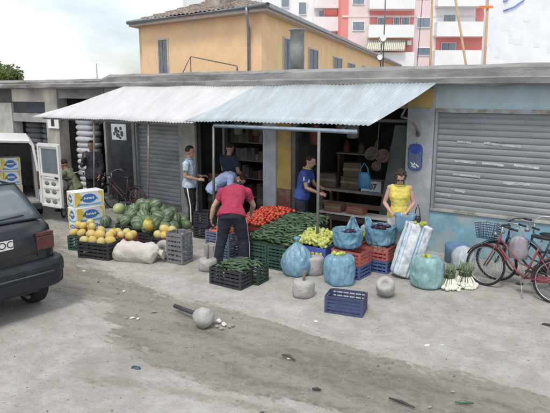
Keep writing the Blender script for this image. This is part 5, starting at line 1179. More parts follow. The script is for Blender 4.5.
cy_ = Vector((math.cos(CAR_YAW), math.sin(CAR_YAW), 0)); cl_ = Vector((-math.sin(CAR_YAW), math.cos(CAR_YAW), 0))
base = rear_far+cl_*.88; car((base.x, base.y, gz(base.x, base.y)+.0), CAR_YAW, 'dusty black hatchback seen from behind, cut by the left edge of the photo')

# ------------------------------------------------------------------ white van, rear doors open
van_m = M('van_white', (.66,.66,.64), rough=.4, var=.06, scale=3, bump=.03, col2=(.48,.47,.44), thr=.62); van_in = M('van_inside', (.30,.30,.30), rough=.6)
vr = Vector((-11.62, 7.45, 0)); VW, VL, VH = 1.62, 3.9, 1.86          # rear right corner, van points away (+Y)
t = thing('delivery_van', 'white van with open rear doors and fruit cartons inside, behind the black car', 'van', (vr.x-VW/2*math.cos(R(60)), vr.y-VW/2*math.sin(R(60)), 0), R(60)); w2 = VW/2
def van_sec(y, top, w, z0=.32): return [(-w, y, z0), (-w*1.0, y, .9), (-w*.965, y, 1.25), (-w*.90, y, top-.12), (-w*.80, y, top-.02), (0, y, top+.02), (w*.80, y, top-.02), (w*.90, y, top-.12), (w*.965, y, 1.25), (w, y, .9), (w, y, z0)]
bm = new_bm(); secs = [(0,VH,w2),(.06,VH+.015,w2+.01),(2.2,VH+.03,w2+.01),(2.55,VH,w2),(3.05,1.22,w2),(3.75,1.0,w2*.97),(3.95,.7,w2*.9)]; rr = []
for (y, tp, w) in secs:
    s_ = van_sec(y, tp, w) if tp > 1.4 else [(-w,y,.32),(-w,y,.6),(-w,y,.8),(-w*.97,y,tp-.08),(-w*.9,y,tp),(0,y,tp+.02),(w*.9,y,tp),(w*.97,y,tp-.08),(w,y,.8),(w,y,.6),(w,y,.32)]
    rr.append([bm.verts.new(p) for p in s_])
for i in range(len(rr)-1):
    for k in range(10): f = bm.faces.new((rr[i][k], rr[i][k+1], rr[i+1][k+1], rr[i+1][k]))
bm.faces.new(rr[-1]); vb = obj('body', bm, van_m, t); md = vb.modifiers.new('t', 'SOLIDIFY'); md.thickness = .05; md.offset = 1 if False else -1
bm = new_bm(); box(bm, (-w2+.05,.02,.42),(w2-.05,2.5,.47)); obj('load_floor', bm, van_in, t)
bm = new_bm(); box(bm, (-w2+.06,2.3,.47),(w2-.06,2.34,VH-.12)); obj('bulkhead', bm, van_in, t)
bm = new_bm(); box(bm, (-w2+.02,-.08,.28),(w2-.02,.03,.42)); obj('rear_bumper', bm, bump_m, t, bevel=.02)
bm = new_bm()
for (a_, b2) in (((w2-.075,.1,.47),(w2-.055,2.2,1.20)),((w2-.12,.3,.5),(w2-.076,.36,1.6)),((w2-.12,1.0,.5),(w2-.076,1.06,1.6))): box(bm, a_, b2)
obj('side_lining', bm, van_in, t)
for s in (-1, 1):
    bm = new_bm(); box(bm, (min(s*w2, s*(w2-.07)), -.025, .75),(max(s*w2, s*(w2-.07)), .0, 1.15)); obj('tail_light', bm, red_lens, t)
    for y in (.75, 3.15):
        bm = new_bm(); lathe(bm, [(.17,-.09),(.28,-.09),(.30,0),(.28,.09),(.17,.09)], 28); w = obj('wheel', bm, tyre_m, t); w.rotation_euler = (0,R(90),0); w.location = (s*(w2-.07), y, .30)
        bm = new_bm(); lathe(bm, [(.02,.05),(.10,.06),(.172,.08),(.172,-.08),(.02,-.05)], 20); obj('rim', bm, M('rim_silver', (1,1,1)), w)
bm = new_bm(); q = [(-w2*.86,2.62,VH-.14),(w2*.86,2.62,VH-.14),(w2*.93,3.02,1.28),(-w2*.93,3.02,1.28)]; a_ = [bm.verts.new(Vector(p)+Vector((0,.03,.03))) for p in q]; b2 = [bm.verts.new(Vector(p)+Vector((0,.05,.05))) for p in q]; bm.faces.new(a_); bm.faces.new(b2[::-1])
for i in range(4): bm.faces.new((a_[i], b2[i], b2[(i+1)%4], a_[(i+1)%4]))
obj('windscreen', bm, glass_car, t)
# rear doors: hinged at the corners, swung right round
def van_door(sgn, ang):
    h0, h1, w = .36, 1.80, .74; d = bpy.data.objects.new('rear_door', None)
    bm = new_bm(); fr_ = .07
    wz0, wz1 = 1.12, 1.68          # window opening
    box(bm, (0,0,h0),(w,.03,wz0)); box(bm, (0,0,wz1),(w,.03,h1)); box(bm, (0,0,wz0),(fr_+.02,.03,wz1)); box(bm, (w-fr_-.02,0,wz0),(w,.03,wz1))
    box(bm, (0,-.03,h0+.02),(.05,0-.0005,h1-.02)); box(bm, (w-.05,-.03,h0+.02),(w,0-.0005,h1-.02)); box(bm, (.051,-.03,wz0-.06),(w-.051,-.0005,wz0)); box(bm, (.051,-.03,h0),(w-.051,-.0005,h0+.05)); box(bm, (.051,-.03,h1-.07),(w-.051,-.0005,h1))
    for z0 in (.44, .66, .88): box(bm, (.10,-.022,z0+.12),(w-.10,-.0005,z0+.17))
    dd_ = obj('rear_door', bm, van_m, t); dd_.location = (sgn*w2, -.02, 0); dd_.rotation_euler = (0,0,ang); dd_.scale = (1,1 if sgn > 0 else 1,1)
    bm = new_bm(); box(bm, (fr_+.022,.01,wz0+.002),(w-fr_-.022,.018,wz1-.002)); obj('window', bm, glass_car, dd_)
    for z0 in (.485, .71, .90):
        for x0 in (.20, .44): 
            bm = new_bm(); lathe(bm, [(.01,0),(.062,.0),(.066,.006),(.01,.007)], 18); r_o = obj('pressed_recess', bm, M('van_recess', (.20,.20,.19)), dd_); r_o.rotation_euler = (R(90),0,0); r_o.location = (x0+.03,-.0008,z0); r_o.scale = (1.25,.75,1)
    bm = new_bm(); box(bm, (w-.16,-.05,1.02),(w-.08,-.03,1.06)); obj('latch', bm, black_pl, dd_)
    for z0 in (.55, 1.55):
        bm = new_bm(); tube(bm, (-.01,.0,z0-.05),(-.01,.0,z0+.05),.018,n=8); obj('hinge', bm, van_m, dd_)
van_door(1, R(-58)); van_door(-1, R(180+20))
def van_pt(x, y, z): return Vector((t_van.location.x+x*math.cos(R(60))-y*math.sin(R(60)), t_van.location.y+x*math.sin(R(60))+y*math.cos(R(60)), z))
t_van = t
for k in range(3):
    for j in range(3):
        nm_ = ['left','middle','right'][j]; lv = ['bottom','second','top'][k]
        carton(tuple(van_pt(-VW/2+.22+j*.40, .75+.05*((k+j)%2), .472+.32*k)), R(60) if (k+j) % 2 else R(62), '%s fruit carton of the %s stack inside the white van' % (lv, nm_), w=.42, d=.36, h=.31)

# ------------------------------------------------------------------ inside the shops
card = M('cardboard', (.11,.075,.05), var=.25, scale=5)
def simple_box(x, y, z, w, d, h, mat, label, rot=0, cat='box', name='cardboard_box', lid=True):
    bm = new_bm(); box(bm, (-w/2,-d/2,0),(w/2,d/2,h)); t = obj(name, bm, mat, loc=(x,y,z), rotz=R(rot), bevel=.008); tag(t, label, cat)
    if lid:
        bm = new_bm(); box(bm, (-w/2-.004,-d/2-.003,h*.45),(w/2+.004,-d/2-.0005,h*.62)); obj('tape_band', bm, M('tape', (.2,.16,.12)), t)
    return t
# shop one (left): shelf with goods
t = thing('goods_shelf', 'metal shelf stocked with packets inside the left dark shop', 'shelf', (-8.75, D+1.6, .015))
bm = new_bm()
for x in (-.6, .6):
    for y in (-.18, .18): box(bm, (x-.02,y-.02,0),(x+.02,y+.02,2.3))
obj('uprights', bm, grey_metal, t)
for k in range(5): bm = new_bm(); box(bm, (-.6,-.2,.25+.46*k),(.6,.2,.27+.46*k)); obj('shelf_board', bm, M('board_pale', (.4,.38,.34)), t)
pk = [M('packet_a', (.20,.19,.17)), M('packet_b', (.05,.09,.14)), M('packet_c', (.14,.06,.05)), M('packet_d', (.2,.18,.1)), M('packet_e', (.28,.28,.3))]
for k in range(5):
    x = -.55
    while x < .5:
        w = rp.uniform(.08,.16); h = rp.uniform(.16,.36); bm = new_bm(); box(bm, (0,-.08,0),(w,.08,h)); put(proto('packet', bm, rp.choice(pk)), (-8.75+x, D+1.52, .015+.272+.46*k), (0,0,0), 1, 'packet standing on the metal shelf in the left dark shop', 'packet', 'packets on the shop shelf'); x += w+.015
# clutter in both shops
def hang(x, y, z, w, h, mat, label, seed):
    bm = new_bm(); lathe(bm, [(.3*w,-h),(.46*w,-.95*h),(.5*w,-.6*h),(.42*w,-.25*h),(.12*w,-.05*h),(.03*w,0)], 22, fn=bagfn(.025, seed)); path_tube(bm, [(0,0,-.02),(0,0,.18)], .004, 4)
    o = obj('hanging_packet', bm, mat, loc=(x, y, z)); o.scale = (1,.6,1); return tag(o, label, 'hanging goods')
cl = [M('net_orange', (.26,.14,.07), trans=.1), M('net_grey', (.22,.22,.22)), M('net_red', (.20,.06,.05)), M('net_olive', (.14,.15,.08)), M('net_tan', (.28,.22,.15))]
for k, (x, y, z, w, h, lb) in enumerate(((-8.25,D+.5,2.35,.24,.42,'orange net packet hanging in the left doorway, nearest the frame post'),(-7.95,D+.8,2.4,.22,.5,'grey packet hanging in the left doorway beside the net'),(-7.6,D+.6,2.38,.26,.38,'dark red packet hanging at the right of the left doorway'),
    (-6.15,D+.5,2.3,.26,.5,'olive packet hanging at the left of the right doorway'),(-5.75,D+.9,2.4,.22,.36,'tan packet hanging above the open brown box'),(-5.3,D+.6,2.42,.28,.45,'grey net packet hanging above the stacked brown boxes'),(-4.15,D+.4,2.3,.24,.55,'orange net packet hanging right of the wicker baskets'))):
    hang(x, y, z, w, h, cl[(k*2+1) % 5], lb, k+2)
for k, (x, y, z, w, h, lb) in enumerate(((-8.85,D+.45,.015,.42,.62,'tall dark carton on the floor inside the left doorway'),(-8.83,D+.45,.637,.38,.34,'smaller dark carton on the tall one inside the left doorway'),(-7.45,D+.6,.015,.44,.75,'dark tall carton behind the tomatoes in the left doorway'))): simple_box(x, y, z, w, .36, h, [M('cardboard', (1,1,1)), M('cardboard_red', (.17,.06,.045)), M('cardboard', (1,1,1))][k], lb, 3*k)
for k in range(6):
    x = -6.1+k*.38; bm = new_bm(); r_ = rp.uniform(.05,.09); hh = rp.uniform(.18,.32); lathe(bm, [(r_*.9,0),(r_,.01),(r_,hh*.7),(r_*.4,hh*.86),(r_*.4,hh)], 14); put(proto('jar', bm, cl[(k+2) % 5]), (x, D+1.9, 1.52), (0,0,0), 1, ['tan','orange','grey','dark red','olive','second tan'][k]+' jar on the high shelf at the back of the right shop', 'jar', None)
tsh = thing('wall_shelf', 'high board shelf on legs at the back of the right shop', 'shelf', (-5.15, D+1.9, .015)); bm = new_bm(); box(bm, (-1.15,-.15,1.48),(1.15,.15,1.504)); obj('board', bm, M('board_pale', (1,1,1)), tsh)
for x in (-1.1, 1.1): bm = new_bm(); box(bm, (x-.025,-.12,0),(x+.025,.12,1.479)); obj('leg', bm, M('counter_rail', (.16,.12,.09)), tsh)
# shop two: counter, cartons, hanging goods
t = thing('counter', 'long wooden counter inside the right shop behind the produce', 'counter', (-5.05, D+.75, .015))
bm = new_bm(); box(bm, (-1.0,-.28,.82),(1.0,.28,.87)); obj('top', bm, M('counter_top', (.22,.19,.16)), t)
bm = new_bm(); box(bm, (-.95,-.24,.5),(.95,-.21,.60)); box(bm, (-.95,-.24,.18),(.95,-.21,.28)); obj('front_rail', bm, M('counter_rail', (.16,.12,.09)), t)
for x in (-.93, .93):
    for y in (-.22, .22): bm = new_bm(); box(bm, (x-.03,y-.03,0),(x+.03,y+.03,.819)); obj('leg', bm, M('counter_rail', (1,1,1)), t)
simple_box(-5.9, D+.75, .887, .42,.36,.30, card, 'open brown cardboard box on the left of the counter', 4)
simple_box(-5.35, D+.8, .887, .44,.36,.26, card, 'brown cardboard box in the middle of the counter, lower one', -3)
simple_box(-5.33, D+.8, 1.15, .40,.34,.30, M('cardboard_dark', (.10,.07,.05)), 'darker cardboard box on top of the middle counter box', 6)
sx = simple_box(-4.80, D+.62, .887, .44,.30,.24, M('carton_plain', (.55,.56,.56)), 'white printed carton with dark figures on the counter', 2, 'carton', 'printed_carton', lid=False)
text('printed_figures', '107', .17, black_pl, sx, Matrix(((1,0,0,0),(0,0,-1,-.1535),(0,1,0,.12),(0,0,0,1))), .001, .004)
bm = new_bm(); box(bm, (-.2,-.1525,.0),(.2,-.151,.025)); obj('blue_print', bm, p_blue, sx)
simple_box(-4.30, D+.7, .887, .40,.3,.20, M('cardboard_dark', (1,1,1)), 'low dark cardboard box at the right end of the counter', -5)
# pale trestle with tray in front of opening two
t = thing('display_trestle', 'low pale board on trestles inside the right doorway', 'trestle', (-4.75, 9.75, gz(-4.7,9.7))); bm = new_bm(); box(bm, (-.75,-.16,.56),(.75,.16,.60)); obj('board', bm, M('pale_board', (.40,.39,.36)), t)
for x in (-.6,.6):
    bm = new_bm()
    for y in (-.12,.12): path_tube(bm, [(x-.02,y*1.2,0),(x,y*.5,.56)], .018, 6)
    obj('trestle_leg', bm, wood, t)
simple_box(-4.25, 9.45, gz(-4.2,9.4), .38,.30,.48, M('tin_white', (.42,.45,.48)), 'pale printed tin box standing behind the open blue bags', 8, 'tin', 'tin_box')
simple_box(-5.2, 9.72, .60, .36,.26,.16, M('crate_wood', (.18,.09,.06)), 'small reddish wooden box on the trestle board behind the cucumbers', 0, 'box', 'wooden_box')
simple_box(-4.72, 9.72, .60, .34,.24,.14, M('crate_orange', (.22,.08,.05)), 'small red box on the right of the trestle board', 0, 'box', 'wooden_box')
for (x, y, z, lb, r_) in ((-4.42, D-.12, 1.62, 'bundle of small wicker baskets hanging in the right doorway', .13),):
    t = thing('hanging_baskets', lb, 'baskets', (x, y, z)); 
    for k, (dx, dz, rr_) in enumerate(((-.10,.13,.13),(.12,.10,.13),(0,-.10,.09))):
        bm = new_bm(); lathe(bm, [(rr_*.5,-rr_*.7),(rr_*.85,-rr_*.5),(rr_,rr_*.2),(rr_*1.03,rr_*.45),(rr_*.95,rr_*.45),(rr_*.8,-rr_*.3),(.01,-rr_*.45)], 20, fn=lambda p, a: p+Vector((p.x,p.y,0))*.05*math.sin(10*a+60*p.z)); o_ = obj('basket', bm, M('wicker', (.11,.075,.055), var=.35, scale=20), t); o_.location = (dx, 0, dz); o_.rotation_euler = (R(60), R(20*(k-1)), 0)
    obj('cord', new_tube([(0,0,.1),(.0,.04,.72)], .006, 5), rusty, t)
hbg = W(364, 178, D-.15); bm = new_bm(); lathe(bm, [(.05,-.17),(.12,-.165),(.135,-.10),(.13,.02),(.12,.06),(.095,.09),(.05,.10),(.01,.095)], 40, fn=bagfn(.05, 6))
for s in (-1, 1): path_tube(bm, [(s*.09,.0,.07),(s*.075,.0,.16),(s*.02,0,.22),(s*.005,0,.25)], [.02,.014,.008,.006], 7)
o_ = obj('hanging_bag', bm, M('plastic_bright_blue', (.06,.19,.32), rough=.3, trans=.2, scale=6), loc=hbg); o_.scale = (1,.5,1.2); tag(o_, 'bright blue plastic bag hanging below the baskets in the doorway', 'bag')
# blue mesh bag hanging on the pillar
t = thing('mesh_bag', 'blue mesh net bag with white print hanging on the grey pillar', 'bag', (-3.69, D-.045, 1.74)); zc = .0
bm = new_bm()
def rrect(hw_, hh, r, n=6): 
    return [(sx*(hw_-r)+r*math.cos(a), sz*(hh-r)+r*math.sin(a)) for sx, sz, a0 in ((1,1,0),(-1,1,90),(-1,-1,180),(1,-1,270)) for a in [R(a0+90*k/n) for k in range(n+1)]]
prism(bm, [(x, z) for x, z in rrect(.125,.235,.09)], .03, Matrix.Translation((0,-.015,-.0))); obj('net', bm, M('net_blue_grey', (.10,.13,.23), rough=.7, scale=40, var=.4), t)
bm = new_bm(); prism(bm, [(x, z*1+.15) for x, z in ellipse_pts(0,0,.105,.085)], .04, Matrix.Translation((0,-.02,.0))); obj('solid_top', bm, M('top_blue', (.03,.07,.34)), t)
bm = new_bm(); path_tube(bm, [(x,-.012,z) for x, z in rrect(.127,.237,.09)], .009, 6, closed=True); obj('piping', bm, M('top_blue', (1,1,1)), t)
bm = new_bm()
for (x0, z0, x1, z1) in ((-.08,-.10,-.02,-.16),(-.02,-.16,.0,-.10),(-.06,-.17,.03,-.19),(.02,-.13,.08,-.18)): path_tube(bm, [(x0,-.02,z0),(x1,-.02,z1)], .014, 5)
obj('white_print', bm, white_paint, t); obj('hook', new_tube([(0,0,.23),(0,.02,.27)], .006, 5), galv, t)
# poster on the dark door
t = thing('poster', 'white poster with dark spots on the dark door left of the narrow shutter', 'poster', (-11.93, D+.03, 1.88)); bm = new_bm(); box(bm, (-.29,-.004,-.21),(.29,.004,.21)); obj('sheet', bm, M('poster_white', (.62,.66,.68), var=.08), t)
bm = new_bm(); kk = 0
for (x, z, a_, b_) in ((-.10,.05,.07,.09),(.08,.10,.05,.05),(.12,-.04,.06,.08),(-.04,-.09,.08,.06),(-.18,-.05,.04,.05),(.0,.02,.04,.04),(.05,-.15,.05,.03)): kk += 1; prism(bm, ellipse_pts(x, z, a_, b_, 12), .003, Matrix.Translation((0,-.0065-.0004*kk,0)))
obj('dark_spots', bm, M('poster_ink', (.06,.07,.08)), t)
# stacks of filled sacks in the left bays
def sack_stack(x, y, n, w, d, h, mat, what, z0=.02, sd_=0):
    for k in range(n):
        bm = new_bm(); ell(bm, (0,0,0), (w/2, d/2, h*.62), 18, 10, fn=lambda p: Vector((math.copysign(abs(p.x)**.62, p.x), math.copysign(abs(p.y)**.62, p.y), math.copysign(abs(p.z)**.8, p.z)))*(1+.06*noise.noise(p*2.5+Vector((k*3.1+sd_, 0, 0)))))
        o = obj('stacked_sack', bm, mat, loc=(x+rp.uniform(-.03,.03), y+rp.uniform(-.02,.02), z0+h*(k+.5)), rotz=rp.uniform(-.05,.05)); tag(o, what[0], 'sack', what[1])
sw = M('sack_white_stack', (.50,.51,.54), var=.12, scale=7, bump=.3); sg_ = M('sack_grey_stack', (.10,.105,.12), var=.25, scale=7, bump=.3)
sack_stack(-13.72, D+.42, 13, .78, .5, .165, sw, ('white filled sack in the tall stack behind the seated person', 'white sacks in the tall stack'))
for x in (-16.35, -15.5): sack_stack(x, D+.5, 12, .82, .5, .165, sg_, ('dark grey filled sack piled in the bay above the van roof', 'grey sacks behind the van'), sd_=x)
t = thing('notice_board', 'small pale notice with a dark square on the pillar under the awning tip', 'notice', (-14.62, D-.09, 2.05)); bm = new_bm(); box(bm, (-.26,-.01,-.16),(.26,.02,.16)); obj('board', bm, white_paint, t); bm = new_bm(); box(bm, (-.09,-.014,-.10),(.07,-.0105,.12)); obj('dark_square', bm, black_pl, t)

# ------------------------------------------------------------------ litter on the ground
lt = random.Random(5); paper = M('litter_paper', (.66,.66,.66)); grey_l = M('litter_stone', (.36,.35,.33), col2=(.22,.2,.18), thr=.5); dark_l = M('litter_dark', (.05,.05,.05)); 
def litter(px, py, s, mat, label, cat, flatn=.4, nm='litter_scrap', grp='scraps lying on the ground', sd_=0):
    p = G(px, py); bm = new_bm(); ell(bm, (0,0,0), (s, s*lt.uniform(.5,.9), s*flatn), 9, 6, fn=lambda q: q*(1+.45*noise.noise(q*1.8+Vector((px, py, 0)))))
    o = obj(nm, bm, mat, loc=(p.x, p.y, gz(p.x,p.y)-.01+s*flatn*.5), rotz=lt.uniform(0,6)); 
    for f in o.data.polygons: f.use_smooth = False
    return tag(o, label, cat, grp)
for (x, y, s) in ((212,322,.035),(219,321,.045),(224,324,.04),(229,326,.035),(217,326,.03),(208,319,.03),(233,325,.025),(222,328,.03)): litter(x, y, s, grey_l if s < .04 else paper, 'broken pale rubble beside the concrete lump in the mud', 'broken stone', .6, 'broken_stone', 'rubble beside the concrete lump')
for (x, y, s, m_) in ((132,317,.05,paper),(138,318,.04,paper),(126,317,.03,grey_l),(154,311,.045,grey_l),(84,270,.04,paper),(124,290,.045,paper),(118,292,.03,grey_l),(134,366,.05,dark_l),(316,320,.05,paper),(262,411,.04,dark_l),(250,404,.02,dark_l),(388,349,.03,paper),(398,342,.03,grey_l),(427,344,.05,paper),(442,344,.035,paper),(453,390,.03,grey_l),(430,405,.03,grey_l),(484,350,.04,grey_l),(180,392,.02,dark_l),(124,394,.025,dark_l),(61,392,.02,dark_l),(47,345,.02,dark_l),(94,358,.02,dark_l),(14,395,.03,dark_l),(289,357,.03,paper),(212,353,.02,grey_l),(186,345,.02,grey_l)):
    litter(x, y, s*.8, m_, {'litter_paper':'small pale scrap of paper on the bare ground','litter_stone':'small grey stone on the bare ground','litter_dark':'small dark scrap on the pale foreground'}[m_.name], {'litter_paper':'paper scrap','litter_stone':'stone','litter_dark':'scrap'}[m_.name], .3, {'litter_paper':'paper_scrap','litter_stone':'stone','litter_dark':'dark_scrap'}[m_.name], {'litter_paper':'paper scraps','litter_stone':'loose stones','litter_dark':'dark scraps'}[m_.name])
def strip_thing(p0, p1, w, mat, label, nm, cat, curl=.0):
    a = G(*p0); b_ = G(*p1); a.z = gz(a.x,a.y); b_.z = gz(b_.x,b_.y); bm = new_bm(); m_ = (a+b_)/2; path_tube(bm, [a-m_+Vector((0,0,.012)), Vector((0,.01,.015+curl)), b_-m_+Vector((0,0,.012))], [w*.5,w,w*.4], 7); o = obj(nm, bm, mat, loc=m_); return tag(o, label, cat)
leafs = M('leaf_scrap', (.12,.17,.06)); lt2 = random.Random(21)
for k in range(46):
    x, y = lt2.uniform(170, 470), lt2.uniform(272, 318)
    if lt2.random() < .3: x, y = lt2.uniform(80, 180), lt2.uniform(268, 300)
    q_ = G(x, y)
    if (320 < x < 374 and 286 < y < 320) or (206 < x < 270 and y < 292) or (285 < x < 350 and y < 300) or (374 < x < 440 and y < 298): continue
    litter(x, y, lt2.uniform(.012,.028), leafs if k % 3 else grey_l, 'withered leaf scrap on the pale ground in front of the stall' if k % 3 else 'small grey stone on the bare ground', 'leaf scrap' if k % 3 else 'stone', .18, 'leaf_scrap' if k % 3 else 'stone', 'leaf scraps before the stall' if k % 3 else 'loose stones')
strip_thing((389,398),(415,408),.016, M('stick_dark', (.06,.05,.045)), 'dark stick lying at the bottom of the road', 'stick', 'stick')
strip_thing((455,402),(474,403),.017, M('shard_green', (.08,.17,.12), rough=.3), 'flat green shard lying in the mud near the bottom', 'green_shard', 'shard')
strip_thing((282,355),(295,360),.02, M('rind_scrap', (.10,.08,.06)), 'curled dark scrap lying in the middle of the mud', 'curled_scrap', 'scrap', .02)
strip_thing((312,389),(321,390),.018, dark_l, 'short black scrap right of centre in the foreground mud', 'curled_scrap', 'scrap')
strip_thing((542,324),(556,328),.02, dark_l, 'dark flat scrap on the pale ground under the bicycles at right', 'curled_scrap', 'scrap')
bm = new_bm(); ell(bm, (0,0,0), (.05,.03,.02), 9, 6); o_ = obj('litter_scrap', bm, M('blue_wrapper', (.05,.09,.16)), loc=(G(134,366).x+.05, G(134,366).y, gz(-5,3.2)+.01)); tag(o_, 'dark blue crumpled wrapper in the left foreground', 'wrapper')
gravel = []      # scattered grit: one object, far too many to count
bm = new_bm(); gr_ = random.Random(9)
for k in range(9500):
    x, y = gr_.uniform(-9, .4), gr_.uniform(2.2, 9.6); i = int((x-gx[0])*0); 
    if noise.noise(Vector((x*1.3, y*1.3, 7))) < -.12 and gr_.random() < .8: continue
    s = gr_.uniform(.002,.008)*(2.2 if gr_.random() < .08 else 1); zz = gz(x, y); c = [bm.verts.new((x+s*dx, y+s*dy, zz+s*dz-.001)) for dx, dy, dz in ((1,0,0),(-.5,.9,0),(-.5,-.8,0),(.1,0,1.1))]
    for f in ((0,1,3),(1,2,3),(2,0,3)): bm.faces.new([c[q] for q in f])
o_ = obj('gravel', bm, M('gravel_grit', (.30,.285,.26), var=.6, scale=40, bump=0, col2=(.10,.09,.08), thr=.52)); tag(o_, 'fine grit scattered over the bare ground', 'gravel', None, 'stuff')
# ------------------------------------------------------------------ people
V = Vector
skin = M('skin', (.40,.23,.16), rough=.55, var=.10, scale=10, bump=.05); skin_l = M('skin_light', (.50,.31,.23), rough=.55, var=.08, scale=10, bump=.05)
hair_b = M('hair_black', (.018,.015,.014), rough=.6, var=.4, scale=30, bump=.5); hair_br = M('hair_dark_brown', (.045,.025,.018), rough=.55, var=.4, scale=30, bump=.5)
def axes(f, up=V((0,0,1))):
    f = V(f).normalized(); x = f.cross(up).normalized(); u = x.cross(f).normalized(); return Matrix((x, f, u)).transposed()
def limb(bm, pts, radii, n=12, side=(1,0,0)):
    """smooth tapered limb through joints with in-between radii"""
    loft(bm, [(p, r, r) if not isinstance(r, tuple) else (p, r[0], r[1]) for p, r in zip(pts, radii)], side=side, n=n)
def mixp(a, b, t): return V(a).lerp(V(b), t)
def hand(bm, w, d, pal, side_s, curl=.5):
    """w wrist, d direction of the hand, pal palm normal"""
    d = V(d).normalized(); pal = V(pal); pal = (pal-d*pal.dot(d)).normalized(); s = d.cross(pal)*side_s
    M3 = Matrix((s, d, pal)).transposed(); ell(bm, V(w)+d*.045, (.040,.052,.017), 12, 8, rot=M3)
    for k, (off, L_) in enumerate(((-.029,.066),(-.010,.078),(.010,.074),(.029,.058))):
        p0 = V(w)+d*.082+s*off; sp_ = s*off*.35; a1, a2 = curl*.6, curl*1.5
        p1 = p0+(d*math.cos(a1)+pal*math.sin(a1))*L_*.42+sp_*.4; p2 = p1+(d*math.cos(a2)+pal*math.sin(a2))*L_*.34+sp_*.2; a3 = curl*2.2; p3 = p2+(d*math.cos(a3)+pal*math.sin(a3))*L_*.26
        path_tube(bm, [p0-d*.02, p0, p1, p2, p3], [.0095,.0095,.009,.0085,.0065], 7)
    t0 = V(w)+d*.028+s*-.030; td = (d*.62-s*.62+pal*.45).normalized(); path_tube(bm, [t0, t0+td*.035, t0+td*.055+d*.016], [.012,.010,.008], 7)
def person(label, loc, rotz, J, sk=skin, hair=hair_b, shirt=None, shirt_mat=None, sleeve=.55, bottom='trousers', bottom_mat=None, shoe=None, cap=None, hairlen=0, build=1.0, female=False, stripe=None, scale=1.0, collar=None, barefoot=False, glasses=False, shirt_len=0.0, curl=.5):
    t = thing('person', label, 'person', loc, rotz); t.scale = (scale,)*3
    J = {k: V(v) for k, v in J.items()}; g = build
    sd_ = (J['shR']-J['shL']).normalized(); hd_ = (J['hiR']-J['hiL']).normalized(); pel, che, nek, hed = J['pel'], J['che'], J['nek'], J['hed']
    up_t = (nek-che).normalized(); wai = J.get('wai', mixp(pel, che, .42))
    F = axes(J['face'], J.get('hup', V((0,0,1))))
    def torso(b_, e, low=0, top=True):
        hipw = .165*g*(1.04 if female else 1); h0 = .030*g if e else 0
        R_ = [(pel-(wai-pel).normalized()*((.09+low) if not e else (.0+low)), hipw*(.86 if not e else 1)+e+h0, .105*g+e+h0*1.1), (pel+(wai-pel).normalized()*(0 if not e else .035), hipw+e+h0*.7, .118*g+e+h0*.6), (wai, .14*g*(.93 if female else 1)+e, .10*g+e), (mixp(wai, che, .55), .155*g+e, .112*g+e), (che, .172*g+e, .118*g+e), (mixp(che, nek, .62), .165*g+e, .098*g+e)]
        if top: R_ += [(mixp(che, nek, .88), .11*g+e, .07*g+e), (nek+up_t*.01, .062+e*.6, .06+e*.6)]
        loft(b_, R_, side=sd_, n=20)
        for s in ('shL', 'shR'):
            if e == 0 or sleeve > 0: ell(b_, J[s], (.062*g+e,)*3, 12, 8)
            else: ell(b_, J[s].lerp(nek, .22), (.055*g+e*.5,)*3, 12, 8)
        if e == 0:
            for q in ('hiL', 'hiR'): ell(b_, J[q]-(wai-pel).normalized()*.01, (.088*g,)*3, 12, 8)
        if female:
            fw_ = up_t.cross(sd_)*-1
            fw_ = fw_ if fw_.dot(V((0,1,0)) if abs(up_t.z) > .5 else V((0,0,-1))) > 0 else -fw_
            for s in (-1, 1): ell(b_, che+sd_*.075*s+fw_*.075-up_t*.01, (.055+e,.040+e,.055+e), 10, 8)
    b_ = new_bm(); torso(b_, 0)
    tube(b_, nek-up_t*.03, hed-F.col[2]*.05, .056, .052, 14)
    ell(b_, hed+F.col[2]*.02-F.col[1]*.008, (.076,.094,.100), 22, 16, rot=F); ell(b_, hed-F.col[2]*.052+F.col[1]*.022, (.055,.066,.062), 18, 12, rot=F)
    ell(b_, hed-F.col[2]*.012+F.col[1]*.094, (.013,.020,.024), 10, 8, rot=F); ell(b_, hed-F.col[2]*.092+F.col[1]*.062, (.022,.02,.016), 10, 8, rot=F)
    for s in (-1, 1):
        ell(b_, hed+F.col[0]*.077*s-F.col[1]*.005-F.col[2]*.01, (.010,.019,.030), 10, 8, rot=F); ell(b_, hed+F.col[0]*.03*s+F.col[1]*.078+F.col[2]*.022, (.024,.012,.008), 8, 6, rot=F)
    for s, q in (('L', -1), ('R', 1)):
        sh, el, wr = J['sh'+s], J['el'+s], J['wr'+s]
        limb(b_, [sh, mixp(sh,el,.3), mixp(sh,el,.7), el, mixp(el,wr,.25), mixp(el,wr,.7), wr], [.054*g,.052*g,.043*g,.038*g,.042*g,.032*g,.025*g], side=(.3,.4,.8)); ell(b_, el, (.038*g,)*3, 10, 8)
        hand(b_, wr, J.get('hd'+s, wr-el), J.get('pl'+s, V((-q*.6,.2,-.6))), -q, curl)
        hi, kn, an = J['hi'+s], J['kn'+s], J['an'+s]
        limb(b_, [hi+V((0,0,.03)), mixp(hi,kn,.3), mixp(hi,kn,.75), kn, mixp(kn,an,.28), mixp(kn,an,.7), an], [.088*g,.082*g,.062*g,.054*g,.057*g,.040*g,.034], n=14, side=hd_); ell(b_, kn, (.054*g,)*3, 10, 8)
        fd = J.get('ft'+s, V((q*.15,1,0))).normalized()
        loft(b_, [(an-fd*.05+V((0,0,-.035)), .03, .035), (an+V((0,0,-.03)), .036, .042), (an+fd*.07+V((0,0,-.045)), .042, .030), (an+fd*.15+V((0,0,-.06)), .042, .018), (an+fd*.18+V((0,0,-.063)), .028, .012)], side=fd.cross(V((0,0,1))), n=12)
    body = obj('body', b_, sk, t); remesh(body, .0085, 3)
